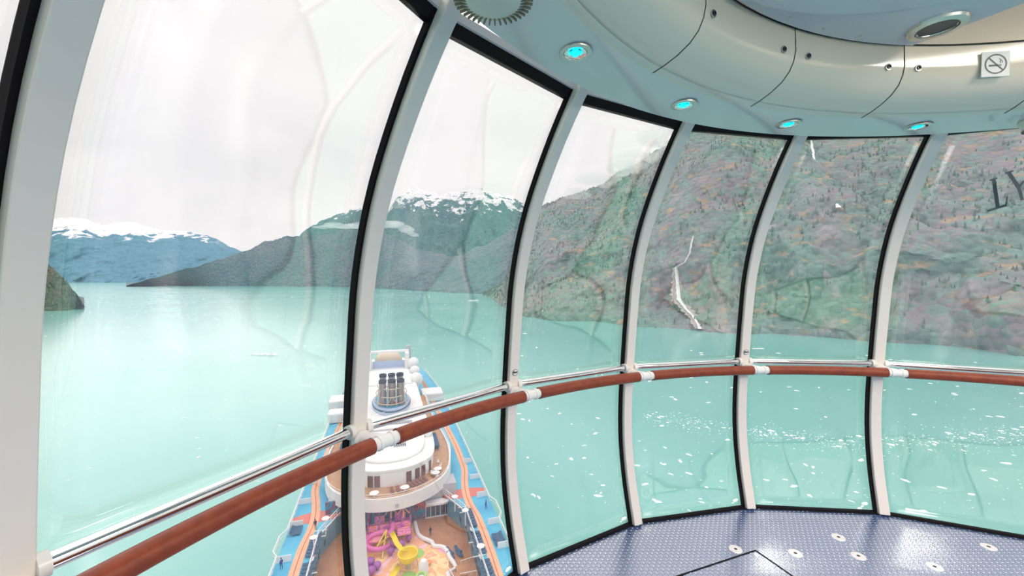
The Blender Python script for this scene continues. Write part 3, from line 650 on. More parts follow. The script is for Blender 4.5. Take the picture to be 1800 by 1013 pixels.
# conifers along the mountainside and its skyline (nobody could count them)
m = MB()
vsR, fsR = HILLS[KST]
random.seed(4); nu_, m_ = 620, 240 + 24 + 1
def tree(m, p, h):
    r = h * .24; n = 5
    m.add([p + Vector((r * cos(2 * pi * k / n), r * sin(2 * pi * k / n), 0)) for k in range(n)] + [p + Vector((0, 0, h))], [(k, (k + 1) % n, n) for k in range(n)])
for _ in range(12000):
    i = random.randrange(0, 520); j = int(240 * random.random() ** .8) + 3 if random.random() < .78 else random.randrange(232, 246)
    if j < 3: continue
    p = Vector(vsR[i * m_ + min(j, m_ - 1)]); p += Vector((random.uniform(-4, 4), random.uniform(-4, 4), -2))
    if noise.noise(p * .012) < -.15: continue
    tree(m, p, random.uniform(5, 11))
HH = HILLS['small dark wooded headland at the left edge of the water'][0]
for _ in range(1500):
    i = random.randrange(120, 256); j = random.randrange(10, 66); p = Vector(HH[i * 85 + j]); p += Vector((random.uniform(-3, 3), random.uniform(-3, 3), -1))
    if p.z > ZSEA + 14: tree(m, p, random.uniform(6, 12))
hill_mat('conifer', (.13, .23, .18), (.2, .22, .2), (.16, .27, .22), .03, rock=(.16, .13, .13))
tag(m.build('conifer_forest', 'conifer'), 'scattered conifers growing over the steep mountainside and the headland', 'forest', kind='stuff')

# cloud banks and mist (real scattering volumes)
def cloud_mat(name, dens, col=(1, .98, .98)):
    m = bpy.data.materials.new(name); m.use_nodes = True; t = m.node_tree; t.nodes.clear(); o = t.nodes.new('ShaderNodeOutputMaterial')
    v = t.nodes.new('ShaderNodeVolumeScatter'); v.inputs['Density'].default_value = dens; v.inputs['Color'].default_value = (*col, 1); v.inputs['Anisotropy'].default_value = 0
    t.links.new(v.outputs[0], o.inputs['Volume']); M[name] = m
cloud_mat('cloud', .012); cloud_mat('mist', .0022); cloud_mat('hill_mist', .011)
def cloud(puffs, dist, label, material='cloud', seed=1):
    rd = random.Random(seed); m = MB()
    for (u, v, w, h_) in puffs:
        c = CAM + ray(u, v) * dist; sc = dist / F
        for _ in range(3):
            m.ball(c + Vector((rd.uniform(-w, w) * sc * .5, rd.uniform(-60, 60), rd.uniform(-h_, h_) * sc * .35)), 1, (w * sc * .55, w * sc * .45, h_ * sc * .45), 8)
    o = m.build('cloud', material, smooth=True); tag(o, label, 'cloud')
cloud([(560, 399, 16, 4), (585, 397, 30, 6), (615, 396, 34, 9), (645, 396, 34, 12), (680, 396, 36, 15), (705, 402, 26, 12), (728, 411, 16, 7)], 2450, 'low white cloud wisp lying across the hill beside the near pillar')
cloud([(690, 352, 22, 12), (715, 348, 16, 9), (700, 362, 26, 7)], 4000, 'pale cloud puff at the left shoulder of the snowy peak', 'mist', 2)
cloud([(835, 330, 30, 8), (862, 326, 24, 7)], 4300, 'thin cloud cap touching the snowy summit', 'mist', 3)
cloud([(1070, 322, 60, 22), (1100, 300, 60, 30), (1130, 280, 70, 36), (1165, 255, 80, 40), (1200, 235, 90, 40), (1030, 340, 40, 14), (1290, 215, 90, 30)], 1380, 'grey mist hanging over the top of the right mountainside', 'hill_mist', 5)

# ---- ice
random.seed(11)
def ice_mesh(m, c, r, flat=.35, n=7, hs=1.0):
    ring = [Vector((r * random.uniform(.6, 1.2) * cos(2 * pi * k / n) * 1.3, r * random.uniform(.5, 1.1) * sin(2 * pi * k / n) * .8, 0)) for k in range(n)]
    top = [v * random.uniform(.3, .75) + Vector((0, 0, r * flat * random.uniform(.5, 1.2) * hs)) for v in ring]
    low = [v * .9 + Vector((0, 0, -r * .3)) for v in ring]; c = Vector(c)
    m.add([c + v for v in low + ring + top], [tuple(range(n))[::-1], tuple(range(2 * n, 3 * n))] + [(a * n + k, a * n + (k + 1) % n, (a + 1) * n + (k + 1) % n, (a + 1) * n + k) for a in (0, 1) for k in range(n)])
def berg(u0_, u1_, v, name, label, hh):
    p, q = on_z(u0_, v, ZSEA), on_z(u1_, v, ZSEA); c = (p + q) / 2; L_ = (q - p).length
    m = MB()
    for i in range(9):
        t = (i + .5) / 9 - .5; ice_mesh(m, ((q - p) * t * .85), L_ * .09 * random.uniform(.8, 1.3), .6, hs=hh * (1.3 - abs(t - .2)))
    o = m.build(name, 'ice'); o.location = c; tag(o, label, 'iceberg')
berg(437, 492, 624, 'iceberg', 'long flat pale iceberg in the middle of the left pane', .8)
berg(823, 843, 529, 'iceberg', 'small white iceberg near the far shore above the ship', 1.2)
berg(1320, 1345, 613, 'iceberg', 'broad ice floe in the pane right of the waterfall near its left pillar', .4)
protos = []
for i in range(8):
    m = MB(); ice_mesh(m, (0, 0, 0), 1, .35); o = m.build('ice_fragment', 'ice'); protos.append(o)
spots = []
def ok(u, v): return True
for _ in range(150):   # right-hand brash field
    u = random.uniform(880, 1800); v = random.uniform(575 + (u - 900) * .07, 905)
    spots.append((u, v, random.uniform(.7, 1.7)))
for _ in range(60):    # line of brash ice crossing the right panes
    t = random.random(); u = 1130 + 670 * t; v = 733 + 55 * min(1, t * 1.7) + random.gauss(0, 7) - max(0, t - .5) * 50
    spots.append((u, v, random.uniform(.5, 1.2)))
for _ in range(60):
    u = random.uniform(60, 900); v = 520 + 330 * random.random() ** 1.4; spots.append((u, v, random.uniform(.3, .9)))
for i, (u, v, s) in enumerate(spots):
    p = on_z(u, v, ZSEA); dist = (p - CAM).length
    o = protos[i] if i < 8 else protos[i % 8].copy()
    if i >= 8: COL.objects.link(o)
    k = s * (.6 + dist / 420) * .8; o.location = (p.x, p.y, ZSEA); o.scale = (k, k, k * .8); o.rotation_euler = (0, 0, random.uniform(0, 6.28))
    tag(o, 'small white ice fragment drifting on the turquoise water', 'ice fragment', 'drifting ice fragments')
m = MB()
for _ in range(1500):
    t = random.random()
    if random.random() < .55:
        t = random.random(); u = 1130 + 700 * t; v = 733 + 55 * min(1, t * 1.7) + random.gauss(0, 6 + 8 * t) - max(0, t - .5) * 50; s = random.uniform(.15, .6)
    elif random.random() < .6: u = random.uniform(60, 1000); v = 512 + 150 * random.random() ** 1.5; s = random.uniform(.3, .8)
    else: u = random.uniform(900, 1800); v = random.uniform(590 + (u - 900) * .07, 900); s = random.uniform(.2, .55)
    p = on_z(u, v, ZSEA); ice_mesh(m, p, s * (.4 + (p - CAM).length / 700), .3, n=5)
tag(m.build('brash_ice', 'ice'), 'fine brash ice scattered over the turquoise water', 'brash ice', kind='stuff')
# ================================================================== the ship below
SA = radians(17.0); SL = Vector((cos(SA), sin(SA), 0)) * 1.1
ship = empty('cruise_ship', (CAM.x + SL.x, CAM.y + SL.y, ZSEA), SA)
tag(ship, 'white cruise ship seen from above with blue sports deck and orange jogging track', 'ship')
def q(t, s): return (t + .0148 * s - 1.1, s - .0148 * t)        # lateral, astern in the ship's frame
def Z(drop): return 90 - drop
def sp(name, m, matn, smooth=False, parent=None, bevel=0): return m.build(name, matn, parent or ship, smooth, bevel)
def W2(t, s, drop): # ship frame -> world
    return ship.matrix_basis @ Vector((t, s, Z(drop)))
ship.matrix_basis = Matrix.Translation((CAM.x + SL.x, CAM.y + SL.y, ZSEA)) @ Matrix.Rotation(SA, 4, 'Z')
# hull
half = [(-88, .6), (-70, 9), (-45, 17), (-20, 20), (150, 20.3), (185, 19.6), (215, 17), (225, 15)]
out_ = [(w, s_) for s_, w in half] + [(-w, s_) for s_, w in half[::-1]]
m = MB(); m.prism(out_, -8, Z(55)); sp('hull', m, 'ship_white')
# sports deck: two side strips, cross part aft and ahead
def inner(s_): # half width of the opening
    return 14 if s_ < 84 else 14 - (s_ - 84) * .42
side = [20, 50, 70, 84, 92]
def deck(sgn):
    m = MB(); pts = [(sgn * inner(s_), s_) for s_ in side] + [(sgn * 20.2, s_) for s_ in side[::-1]]; m.prism(pts, Z(55), Z(50)); return m
for sg_ in (1, -1): sp('sports_deck', deck(sg_), 'deck_blue')
m = MB(); m.prism([(-20.3, 92), (20.3, 92), (20.3, 150), (19.6, 185), (17, 215), (15, 225), (-15, 225), (-17, 215), (-19.6, 185), (-20.3, 150)], Z(55), Z(50))
sp('sports_deck', m, 'deck_blue')
m = MB(); m.prism([(-20, 20), (20, 20), (20, -20), (17, -45), (9, -70), (.6, -88), (-.6, -88), (-9, -70), (-17, -45), (-20, -20)], Z(55), Z(50)); sp('bow_deck', m, 'ship_white')
m = MB(); m.prism([(-14, 20), (14, 20), (14, 84), (10.6, 92), (-10.6, 92), (-14, 84)], Z(54.99), Z(54)); sp('pool_deck', m, 'deck_wood')
# walls of the opening
for sg_ in (1, -1):
    m = MB()
    for a, b in zip(side, side[1:]):
        p, r_ = (sg_ * inner(a), a), (sg_ * inner(b), b)
        m.add([(*p, Z(54)), (*r_, Z(54)), (*r_, Z(49.8)), (*p, Z(49.8))], [(0, 1, 2, 3)])
        p2, r2 = (sg_ * (inner(a) + .25), a), (sg_ * (inner(b) + .25), b)
        m.add([(*p2, Z(49.8)), (*r2, Z(49.8)), (*r_, Z(49.8)), (*p, Z(49.8))], [(0, 1, 2, 3)])
    sp('side_wall', m, 'ship_white')  # white bulwark
    m = MB()
    for i in range(13):
        a = 46 + i * 3.3; w_ = inner(a) - .06
        m.box((sg_ * w_, a, Z(52.3)), (.1, 1.6, .8))
    sp('side_window', m, 'glass_dark')
# jogging track ribbons following the measured centre line
TR = [(64, 16.1), (71.5, 16.3), (81, 16.2), (87, 15.6), (92, 15.7), (97, 16.4), (102.5, 17.4), (110, 17.6), (119, 17.6), (140, 16.7), (165, 15.5), (200, 14)]
def cr(tab, s_):
    for i in range(len(tab) - 1):
        if s_ <= tab[i + 1][0] or i == len(tab) - 2:
            a, b = tab[i], tab[i + 1]; t = max(0, (s_ - a[0]) / (b[0] - a[0])); m0 = (b[1] - tab[max(i - 1, 0)][1]) / (b[0] - tab[max(i - 1, 0)][0]) * (b[0] - a[0]); e_ = tab[min(i + 2, len(tab) - 1)]
            m1 = (e_[1] - a[1]) / (e_[0] - a[0]) * (b[0] - a[0]); return (2 * t**3 - 3 * t * t + 1) * a[1] + (t**3 - 2 * t * t + t) * m0 + (3 * t * t - 2 * t**3) * b[1] + (t**3 - t * t) * m1
for sg_ in (1, -1):
    ss = [30 + i * 1.5 for i in range(113)]; off = 0 if sg_ > 0 else .3
    f = lambda s_: sg_ * ((cr(TR, s_) if s_ > 64 else 16.1) + off)
    m = MB(); m.strip([(f(s_) - .85, s_, Z(49.97)) for s_ in ss], [(f(s_) + .85, s_, Z(49.97)) for s_ in ss]); tr = sp('jogging_track', m, 'track_orange')
    m = MB(); m.strip([(f(s_) - .07, s_, Z(49.95)) for s_ in ss], [(f(s_) + .07, s_, Z(49.95)) for s_ in ss]); m.build('lane_line', 'line_red', tr)
    m = MB(); c_ = (sg_ * 15.4, 91); n = 26
    m.add([(c_[0] + 5.0 * cos(2 * pi * i / n) * (1 + .06 * sin(3 * 2 * pi * i / n)), c_[1] + 2.1 * sin(2 * pi * i / n) + .25 * (c_[0] - 15 * sg_), Z(49.985)) for i in range(n)], [tuple(range(n))]); sp('red_deck_patch', m, 'patch_red')
# railings
def railing(pts, drop, name='railing', h_=1.1, step=2.4, r=.05, parent=None, matn='ship_white', panel=None):
    m = MB(); P = [Vector((x, y, Z(drop))) for x, y in pts]; up = Vector((0, 0, h_))
    for k in (1, .5): 
        for a, b in zip(P, P[1:]): m.tube([a + up * k, b + up * k], r if k == 1 else r * .5, 5)
    for a, b in zip(P, P[1:]):
        n = max(1, int((b - a).length / step))
        for i in range(n): p = a.lerp(b, i / n); m.tube([p, p + up], r * .7, 4)
    return sp(name, m, matn, parent=parent)
RO = [(20, 40), (20, 62), (20, 78), (20.9, 79.5), (20.9, 84), (20, 86), (20.2, 110), (20.3, 150), (19.6, 185), (17, 215)]
for sg_ in (1, -1):
    railing([(sg_ * x, y) for x, y in RO], 50, 'outer_railing', 1.3, r=.11)
    railing([(sg_ * (inner(s_) + .2), s_) for s_ in side], 49.8, 'inner_railing', 1.1, 2.0, .09)
    m = MB()
    for s_ in (70.5, 78, 88.5, 97, 106): m.box((sg_ * 18.9, s_, Z(49.4)), (2.4, .12, 1.2))
    sp('cross_screen', m, 'ship_white')
    m = MB()
    for s_ in (69.5, 73.5, 85.6, 83.6): m.tube([(sg_ * 12.9, s_, Z(49.9)), (sg_ * 15.2, s_, Z(49.9))], .1, 5)
    sp('deck_bar', m, 'ship_white')
# rear wall of the pool deck, mural, entrance
m = MB(); m.box((-5.2, 91.3, Z(50.7)), (17.6, .4, 6.6)); sp('mural_wall', m, 'mural_sea')
m = MB(); m.prism([(-13.5, 91.5), (13.5, 91.5), (13.5, 96), (-13.5, 96)], Z(54), Z(47.4)); sp('rear_block', m, 'ship_grey')
m = MB(); m.box((5.2, 90.9, Z(50.4)), (2.6, .3, 7.0)); bn = sp('picture_panel', m, 'mural_sea')
m = MB(); m.ball((5.2, 90.6, Z(49.6)), 1.0, (.95, .4, 1.1), 10)
for k in range(6):
    a = (k - 2.5) * .42; m.tube([(5.2 + sin(a) * .7, 90.6, Z(50.4)), (5.2 + sin(a) * 1.3, 90.5, Z(51.2)), (5.2 + sin(a) * 1.5 + .25, 90.5, Z(51.9))], [.24, .18, .08], 8)
m.build('sea_creature', 'play_red', bn, smooth=True)
en = empty('entrance', (0, 0, 0), parent=ship)
m = MB(); m.box((9.2, 90.6, Z(51.2)), (5.6, .3, .5)); m.box((9.2, 90.5, Z(53.9)), (5.6, .3, .2)); 
for k in range(6): m.box((6.5 + k * 1.08, 90.5, Z(52.6)), (.12, .3, 2.7))
m.build('door_frame', 'ship_white', en); m = MB(); m.box((9.2, 90.75, Z(52.6)), (5.4, .1, 2.6)); m.build('glass_doors', 'glass_dark', en)
m = MB(); n = 20; pts = [(6.6, 90.7)] + [(6.6 + 3 * (1 - cos(pi / 2 * i / n)) + 2.6 * i / n, 90.7 - 2.0 * sin(pi * i / n) ** .5 if 0 < i < n else 90.7) for i in range(n + 1)]
m.prism([(6.3, 90.9), (6.5, 89.7), (8, 89.1), (10.4, 89.0), (11.8, 89.8), (12.2, 91.2)], Z(50.7), Z(50.2)); m.build('canopy', 'ship_white', en, bevel=.1)
# terrace: curved front, wooden floor, white parapet, railing
TC = [(0, 85.4), (3.5, 85.9), (6.5, 87.2), (9.3, 89.2), (11.5, 91.6), (13.2, 95), (14.2, 99), (14.9, 104), (15.2, 110), (14.8, 118), (13.9, 127), (13.4, 140), (13.2, 158)]
ctr = -.9
def smoothc(P, n=4):
    Q = []
    for i in range(len(P) - 1):
        p0, p1, p2, p3 = [Vector(P[max(0, min(len(P) - 1, i + d))]) for d in (-1, 0, 1, 2)]
        if i == 0: p0 = Vector((-P[1][0], P[1][1]))
        for k in range(n): t = k / n; Q.append(.5 * (2 * p1 + (p2 - p0) * t + (2 * p0 - 5 * p1 + 4 * p2 - p3) * t * t + (3 * p1 - p0 - 3 * p2 + p3) * t**3))
    return Q + [Vector(P[-1])]
def mirror(P): return [(-p[0] + 2 * 0 + ctr, p[1]) for p in P[::-1]] + [(p[0] + ctr, p[1]) for p in P[1:]]
TO = mirror(smoothc(TC)); 
m = MB(); m.prism(TO, Z(48.2), Z(46)); ter = sp('terrace', m, 'ship_white'); TI = [(ctr + (x - ctr) * .975, y + .35) for x, y in TO]
m = MB(); m.prism(TI, Z(46), Z(45.96)); m.build('terrace_floor', 'terrace_wood', ter)
m = MB(); m.strip([(x, y, Z(46)) for x, y in TO], [(x, y, Z(45.5)) for x, y in TO]); m.strip([(x, y, Z(45.5)) for x, y in TO], [(x, y, Z(45.5)) for x, y in TI]); m.strip([(x, y, Z(45.5)) for x, y in TI], [(x, y, Z(46)) for x, y in TI]); m.build('parapet', 'ship_white', ter)
railing([TO[i] for i in range(0, len(TO), 3)] + [TO[-1]], 45.5, 'terrace_railing', .9, 2.6, .06, parent=ter)
m = MB(); m.box((1.2 + ctr, 85.3, Z(47.2)), (.7, .2, .7)); m.box((8.6, 90.1, Z(47.2)), (.5, .3, .6), .8); m.build('vent', 'ship_grey', ter)
# deckhouse
HC = [(0, 91.2), (3.5, 91.6), (6.5, 93.2), (8.8, 95.6), (9.9, 99), (10.4, 104), (10.5, 112), (10.2, 125), (10, 150), (9.6, 175)]
HO = mirror(smoothc(HC)); m = MB(); m.prism(HO, Z(46), Z(42.6)); dh = sp('deckhouse', m, 'ship_white')
R2 = [(ctr + (x - ctr) * 1.03, y - .25) for x, y in HO]; m = MB(); m.prism(R2, Z(42.6), Z(42.2)); m.build('roof', 'ship_white', dh)
R3 = [(ctr + (x - ctr) * .82, 93 + (y - 91) * .97 + 1.2) for x, y in HO]; m = MB(); m.prism(R3, Z(42.2), Z(41.6)); m.build('roof_step', 'ship_white', dh, bevel=.2)
def on_curve(xt):
    for a, b in zip(HO, HO[1:]):
        if a[0] <= xt <= b[0] and a[1] < 100: t = (xt - a[0]) / max(b[0] - a[0], 1e-6); return (xt, a[1] + (b[1] - a[1]) * t), atan2(b[1] - a[1], b[0] - a[0])
for x in (-9.0, -7.2, -5.1, -3.7, 3.0, 4.9, 6.3, 8.0):
    r_ = on_curve(x)
    if r_: m = MB(); m.box((r_[0][0], r_[0][1] - .06, Z(44.6)), (1.15, .2, 2.4), r_[1]); m.build('door', 'door_brown', dh)
for x, s_ in ((-2.4, 103.4), (1.4, 102.4)):
    m = MB(); 
    for d_ in range(6): m.box((x + (d_ - 2.5) * .5, s_, Z(41.5)), (.32, 1.1, .1))
    m.build('vent_grille', 'glass_dark', dh); m = MB()
    for e_ in (-1.1, 1.1): m.box((x, s_ + e_, Z(41.5)), (3.2, .08, .12))
    m.build('grille_frame', 'ship_grey', dh)
m = MB(); 
for t in (-1, 1): m.box((ctr + t * 11.4, 111.5, Z(44.9)), (2.2, 9, .3)); m.box((ctr + t * 12.2, 108, Z(45.4)), (.1, 2, 1.1))
m.build('side_awning', 'lounger_navy', dh)
m = MB(); m.box((-.9, 117.5, Z(41.2)), (12, .5, .5)); m.box((-.9, 113, Z(41.3)), (9, .3, .3)); m.box((4.5, 115.5, Z(41.2)), (.3, 4, .3)); m.box((-6.5, 119, Z(40.9)), (1.5, 1.2, 1.4)); m.build('roof_ducting', 'ship_grey', dh)
m = MB(); m.ball((8.6, 108, Z(41.6)), 1.3, (1, 1, .8)); m.ball((-9.5, 110, Z(41.6)), 1.3, (1, 1, .8)); m.build('radar_dome', 'ship_white', dh, smooth=True)
# funnel
fu = empty('funnel', (0, 0, 0), parent=ship)
def fell(sx, s0, s1, n=30): return [(-.3 + sx * cos(a) * (1 - .22 * (sin(a) > 0) * sin(a)), (s0 + s1) / 2 + (s1 - s0) / 2 * sin(a)) for a in [2 * pi * i / n for i in range(n)]]
m = MB(); m.prism(fell(5.9, 124.5, 148), Z(41.6), Z(39.6)); m.build('base', 'funnel_blue', fu, bevel=.3)
m = MB(); m.prism(fell(6.0, 124.3, 148.2), Z(40.6), Z(40.2)); m.build('base_stripe', 'lounger_navy', fu)
m = MB(); m.prism(fell(5.2, 125.6, 147), Z(39.6), Z(39.4)); m.build('base_top', 'deck_blue', fu)
STK = [(x, y) for y in (128.5, 136.5) for x in (-2.9, -.2, 2.4)] 
for x, y in STK:
    m = MB(); m.tube([(x, y, Z(39.4)), (x, y, Z(32.6))], 1.0, 16); st_ = m.build('exhaust_pipe', 'stack_steel', fu, smooth=True)
    m = MB(); m.lathe([(1.15, 0), (1.15, .9), (.85, .9), (.8, -.2), (0, -.2)], 16, (x, y, Z(32.6))); m.build('black_cap', 'stack_black', st_, smooth=True)
m = MB()
for x in (-4.6, -1.6, 1.2, 4.0):
    for y in (126.6, 139): m.tube([(x, y, Z(39.5)), (x * .8, y + .6, Z(34.2))], .16, 6)
for dz in (38.6, 36.6, 34.3):
    k = 1 - (38.6 - dz) * .035; P = [(-.3 + 5.0 * k * cos(a), 132.8 + 7.2 * k * sin(a), Z(dz)) for a in [2 * pi * i / 20 for i in range(20)]]; m.tube(P, .15, 6, closed=True)
for x0, x1 in ((-1.6, -.3), (1.2, -.1)): m.tube([(x0, 126.5, Z(38.8)), (x1, 126.8, Z(36.6))], .12, 5)
m.build('pipe_frame', 'cream_pipe', fu, smooth=True)
# aft works: arch, domes, mast, side boxes
af = empty('aft_structure', (0, 0, 0), parent=ship)
m = MB(); m.prism([(-10.5, 158), (9, 158), (8, 186), (7, 214), (-9, 214), (-10, 186)], Z(46), Z(42)); m.build('aft_house', 'ship_white', af)
m = MB(); m.prism([(-9.5, 160), (7.5, 160), (7, 184), (-9, 184)], Z(42), Z(41)); m.build('upper_roof', 'ship_white', af, bevel=.4)
m = MB()
for x in (-9.3, 7.0): m.box((x, 192, Z(38.5)), (1.6, 9, 7.5))
m.box((-1.1, 193, Z(34.6)), (18, 2.0, 1.0)); m.build('arch', 'ship_white', af, bevel=.2)
m = MB(); m.ball((-1.1, 200, Z(40.5)), 6.4, (1, .8, .85), 12); m.build('bandstand_dome', 'beige_dome', af, smooth=True)
m = MB(); m.box((-1.1, 192.5, Z(40.6)), (14, .4, 3.6)); m.build('glass_screen', 'glass_pale', af) if 'glass_pale' in M else m.build('glass_screen', 'funnel_blue', af)
for x, y, r_, d_ in ((9.6, 187, 2.5, 39.2), (9.8, 180, 2.2, 41.2), (9.4, 166, 2.7, 41.5), (-12, 187, 2.3, 40)):
    m = MB(); m.ball((x, y, Z(d_)), r_, n=10); m.tube([(x, y, Z(46)), (x, y, Z(d_ + 1))], 1.0, 10); m.build('radome', 'ship_white', af, smooth=True)
m = MB(); m.tube([(7.8, 196, Z(40)), (7.8, 196, Z(32.6))], 1.2, 12); m.tube([(-10.2, 196, Z(40)), (-10.2, 196, Z(33.5))], 1.0, 12); m.build('mast_drum', 'ship_grey', af)
m = MB(); 
for k in range(3): m.tube([(7.8, 196, Z(39 - 2.4 * k)), (10.8, 196, Z(39 - 2.4 * k))], .12, 5)
m.build('yardarm', 'ship_white', af)
for x, y, w_, l_ in ((15.6, 166, 8.4, 9), (-19, 166, 7, 9), (-18.3, 150, 5.4, 6)):
    m = MB(); m.box((x, y, Z(48.2)), (w_, l_, 3.4)); m.build('side_pod', 'ship_white', af, bevel=.5)
m = MB()
for x in (-18, 15.2): m.strip([(x - 1.2, 176, Z(49.95)), (x - 1.8 * (1 if x > 0 else -1), 215, Z(49.95))], [(x + 1.2, 176, Z(49.95)), (x + .8 - 2.4 * (1 if x > 0 else -1), 215, Z(49.95))])
m.build('aft_walkway', 'terrace_wood', af)

# ---- splash park on the pool deck
pk = empty('splash_park', (0, 0, 0), parent=None); pk.matrix_basis = ship.matrix_basis.copy(); pk.location = ship.matrix_basis.translation; pk.rotation_euler = (0, 0, SA)
tag(pk, 'colourful splash park with pink and orange play towers on the pool deck', 'splash park')
m = MB(); m.prism([(-7.6, 60), (9.2, 60), (8.8, 72), (9.6, 76), (9.2, 79), (7.3, 80.4), (5.6, 82), (4.2, 85), (4.0, 89.5), (-7.6, 89.5)], Z(54), Z(53.9)); m.build('padded_floor', 'splash_floor', pk)
cb = smoothc([(9.2, 60), (8.8, 72), (9.7, 76), (9.0, 79.2), (7.2, 80.2), (6.9, 81.6), (4.6, 84.4), (4.1, 89.3)][1:], 3)
m = MB(); m.tube([(8.9, 62, Z(53.7))] + [(p[0], p[1], Z(53.7)) for p in cb], .42, 8); m.build('kerb', 'ship_white', pk, smooth=True)
m = MB(); m.box((-1.2, 87.2, Z(52.6)), (8.6, 4.4, .2)); m.box((-4.2, 84, Z(52.3)), (3, 3, .2)); m.box((1.6, 83.8, Z(51.8)), (2.6, 2.6, .2)); m.build('tower_floor', 'play_panel', pk)
m = MB()
for x in (-5.4, -3.2, -1, 1.2, 3.0):
    for y in (85.4, 88.8): m.tube([(x, y, Z(53.9)), (x, y, Z(49.6))], .14, 6)
m.build('tower_post', 'slide_purple', pk)
m = MB()
for i, (x, y, w_) in enumerate(((-4.3, 85.4, 1.8), (-2.1, 85.4, 1.9), (.2, 85.3, 2.0), (2.2, 85.4, 1.7), (-3.2, 88.9, 2), (1.0, 88.9, 2.2))): m.box((x, y, Z(51.6)), (w_, .2, 1.6))
m.build('tower_panel', 'play_panel', pk)
m = MB()
for x, y in ((-.9, 88), (1.6, 87.4)): m.tube([(x - 1.2, y, Z(50.3)), (x, y, Z(48.8)), (x + 1.2, y, Z(50.3))], .16, 6); m.tube([(x, y - 1.5, Z(50.3)), (x, y, Z(48.8)), (x, y + 1.5, Z(50.3))], .16, 6)
m.build('tower_roof_frame', 'play_coral', pk)
m = MB(); m.tube([(-3.4 + 2.2 * cos(a), 82.6 + 2.0 * sin(a), Z(51.4 + .25 * a)) for a in [pi * 2 * i / 26 for i in range(25)]], .5, 10); m.tube([(-1.3, 82.6, Z(51.4)), (-.6, 84.2, Z(51.2)), (-.6, 85.6, Z(51))], .5, 10); m.build('pink_spiral_slide', 'slide_pink', pk, smooth=True)
m = MB()
for x, y, x2, y2 in ((-4.6, 80.5, -2, 82.4), (-4.2, 82.5, -1.6, 80.6), (-2.6, 79.6, -1.8, 83)): m.tube([(x, y, Z(53.8)), (x2, y2, Z(50.4))], .13, 6)
m.build('yellow_pole', 'slide_yellow', pk)
m = MB()
for x, y, r_ in ((-4.7, 78.2, .9), (-3.4, 76.9, .75), (-4.4, 75.9, .8), (-1.0, 80.2, .7), (-.4, 82.3, .8), (1.0, 81.9, .7), (2.5, 83.2, .6)): m.ball((x, y, Z(53)), r_, (1, 1, .8), 8); m.tube([(x, y, Z(54)), (x, y, Z(53))], .3, 6)
m.build('purple_bubble', 'slide_purple', pk, smooth=True)
m = MB(); m.lathe([(0, .1), (1.3, .1), (1.4, 0)], 24, (4.1 - .3, 79.2, Z(53.9))); m.lathe([(0, .08), (1.2, .08), (1.3, 0)], 24, (2.0, 73.6, Z(53.9))); m.build('green_disc', 'play_green', pk)
m = MB(); m.lathe([(0, .2), (.5, .16), (.55, 0)], 12, (5.8, 75.4, Z(53.4))); m.tube([(5.8, 75.4, Z(54)), (5.8, 75.4, Z(53.2))], .2, 6); m.build('orange_button', 'play_orange', pk)
# yellow slide with bowl
sl = empty('water_slide'); sl.location = ship.matrix_basis.translation; sl.rotation_euler = (0, 0, SA); tag(sl, 'bright yellow water slide with a round bowl and straight chute in the splash park', 'water slide')
B_ = (2.0, 75.7); m = MB(); m.lathe([(1.75, .1), (1.85, .05), (1.75, -.9), (1.2, -1.5), (.5, -1.7), (.5, -1.6), (1.1, -1.35), (1.55, -.8), (1.6, .0), (1.75, .1)], 32, (*B_, Z(51))); m.build('bowl', 'slide_yellow', sl, smooth=True)
m = MB(); m.tube([(*B_, Z(52.6)), (*B_, Z(54))], .5, 10)
for k in range(5): a = 2 * pi * k / 5; m.tube([(B_[0] + 1.5 * cos(a), B_[1] + 1.5 * sin(a), Z(51.9)), (B_[0] + 1.8 * cos(a), B_[1] + 1.8 * sin(a), Z(54))], .1, 6)
m.build('support', 'cream_pipe', sl)
def chute(P, w_):
    m = MB(); rows = []
    for i, p in enumerate(P):
        a = Vector(P[max(i - 1, 0)]); b = Vector(P[min(i + 1, len(P) - 1)]); t = (b - a).normalized(); n_ = t.cross(Vector((0, 0, 1))).normalized(); u_ = n_.cross(t)
        rows.append([Vector(p) + n_ * w_ * cos(k * pi / 6) * 1 + u_ * w_ * (-.9 * sin(k * pi / 6)) for k in range(7)])
    for a, b in zip(rows, rows[1:]): m.strip(a, b)
    return m
m = chute([(-.9, 82.0, Z(50.3)), (-.4, 80.4, Z(50.5)), (.1, 78.8, Z(50.8)), (.9, 77.2, Z(51.0)), (2.0, 77.0, Z(51.1))], .5); o = m.build('upper_chute', 'slide_yellow', sl, smooth=True); o.modifiers.new('t', 'SOLIDIFY').thickness = .08
m = chute([(.6, 75.0, Z(52.3)), (-.6, 73.6, Z(52.8)), (-1.8, 71.6, Z(53.2)), (-2.6, 69.6, Z(53.6)), (-3.2, 67.6, Z(53.8))], .6); o = m.build('lower_chute', 'slide_yellow', sl, smooth=True); o.modifiers.new('t', 'SOLIDIFY').thickness = .08
def shipobj(o, x, y, drop, rz=0):
    o.location = W2(x, y, drop); o.rotation_euler = (0, 0, SA + rz); return o
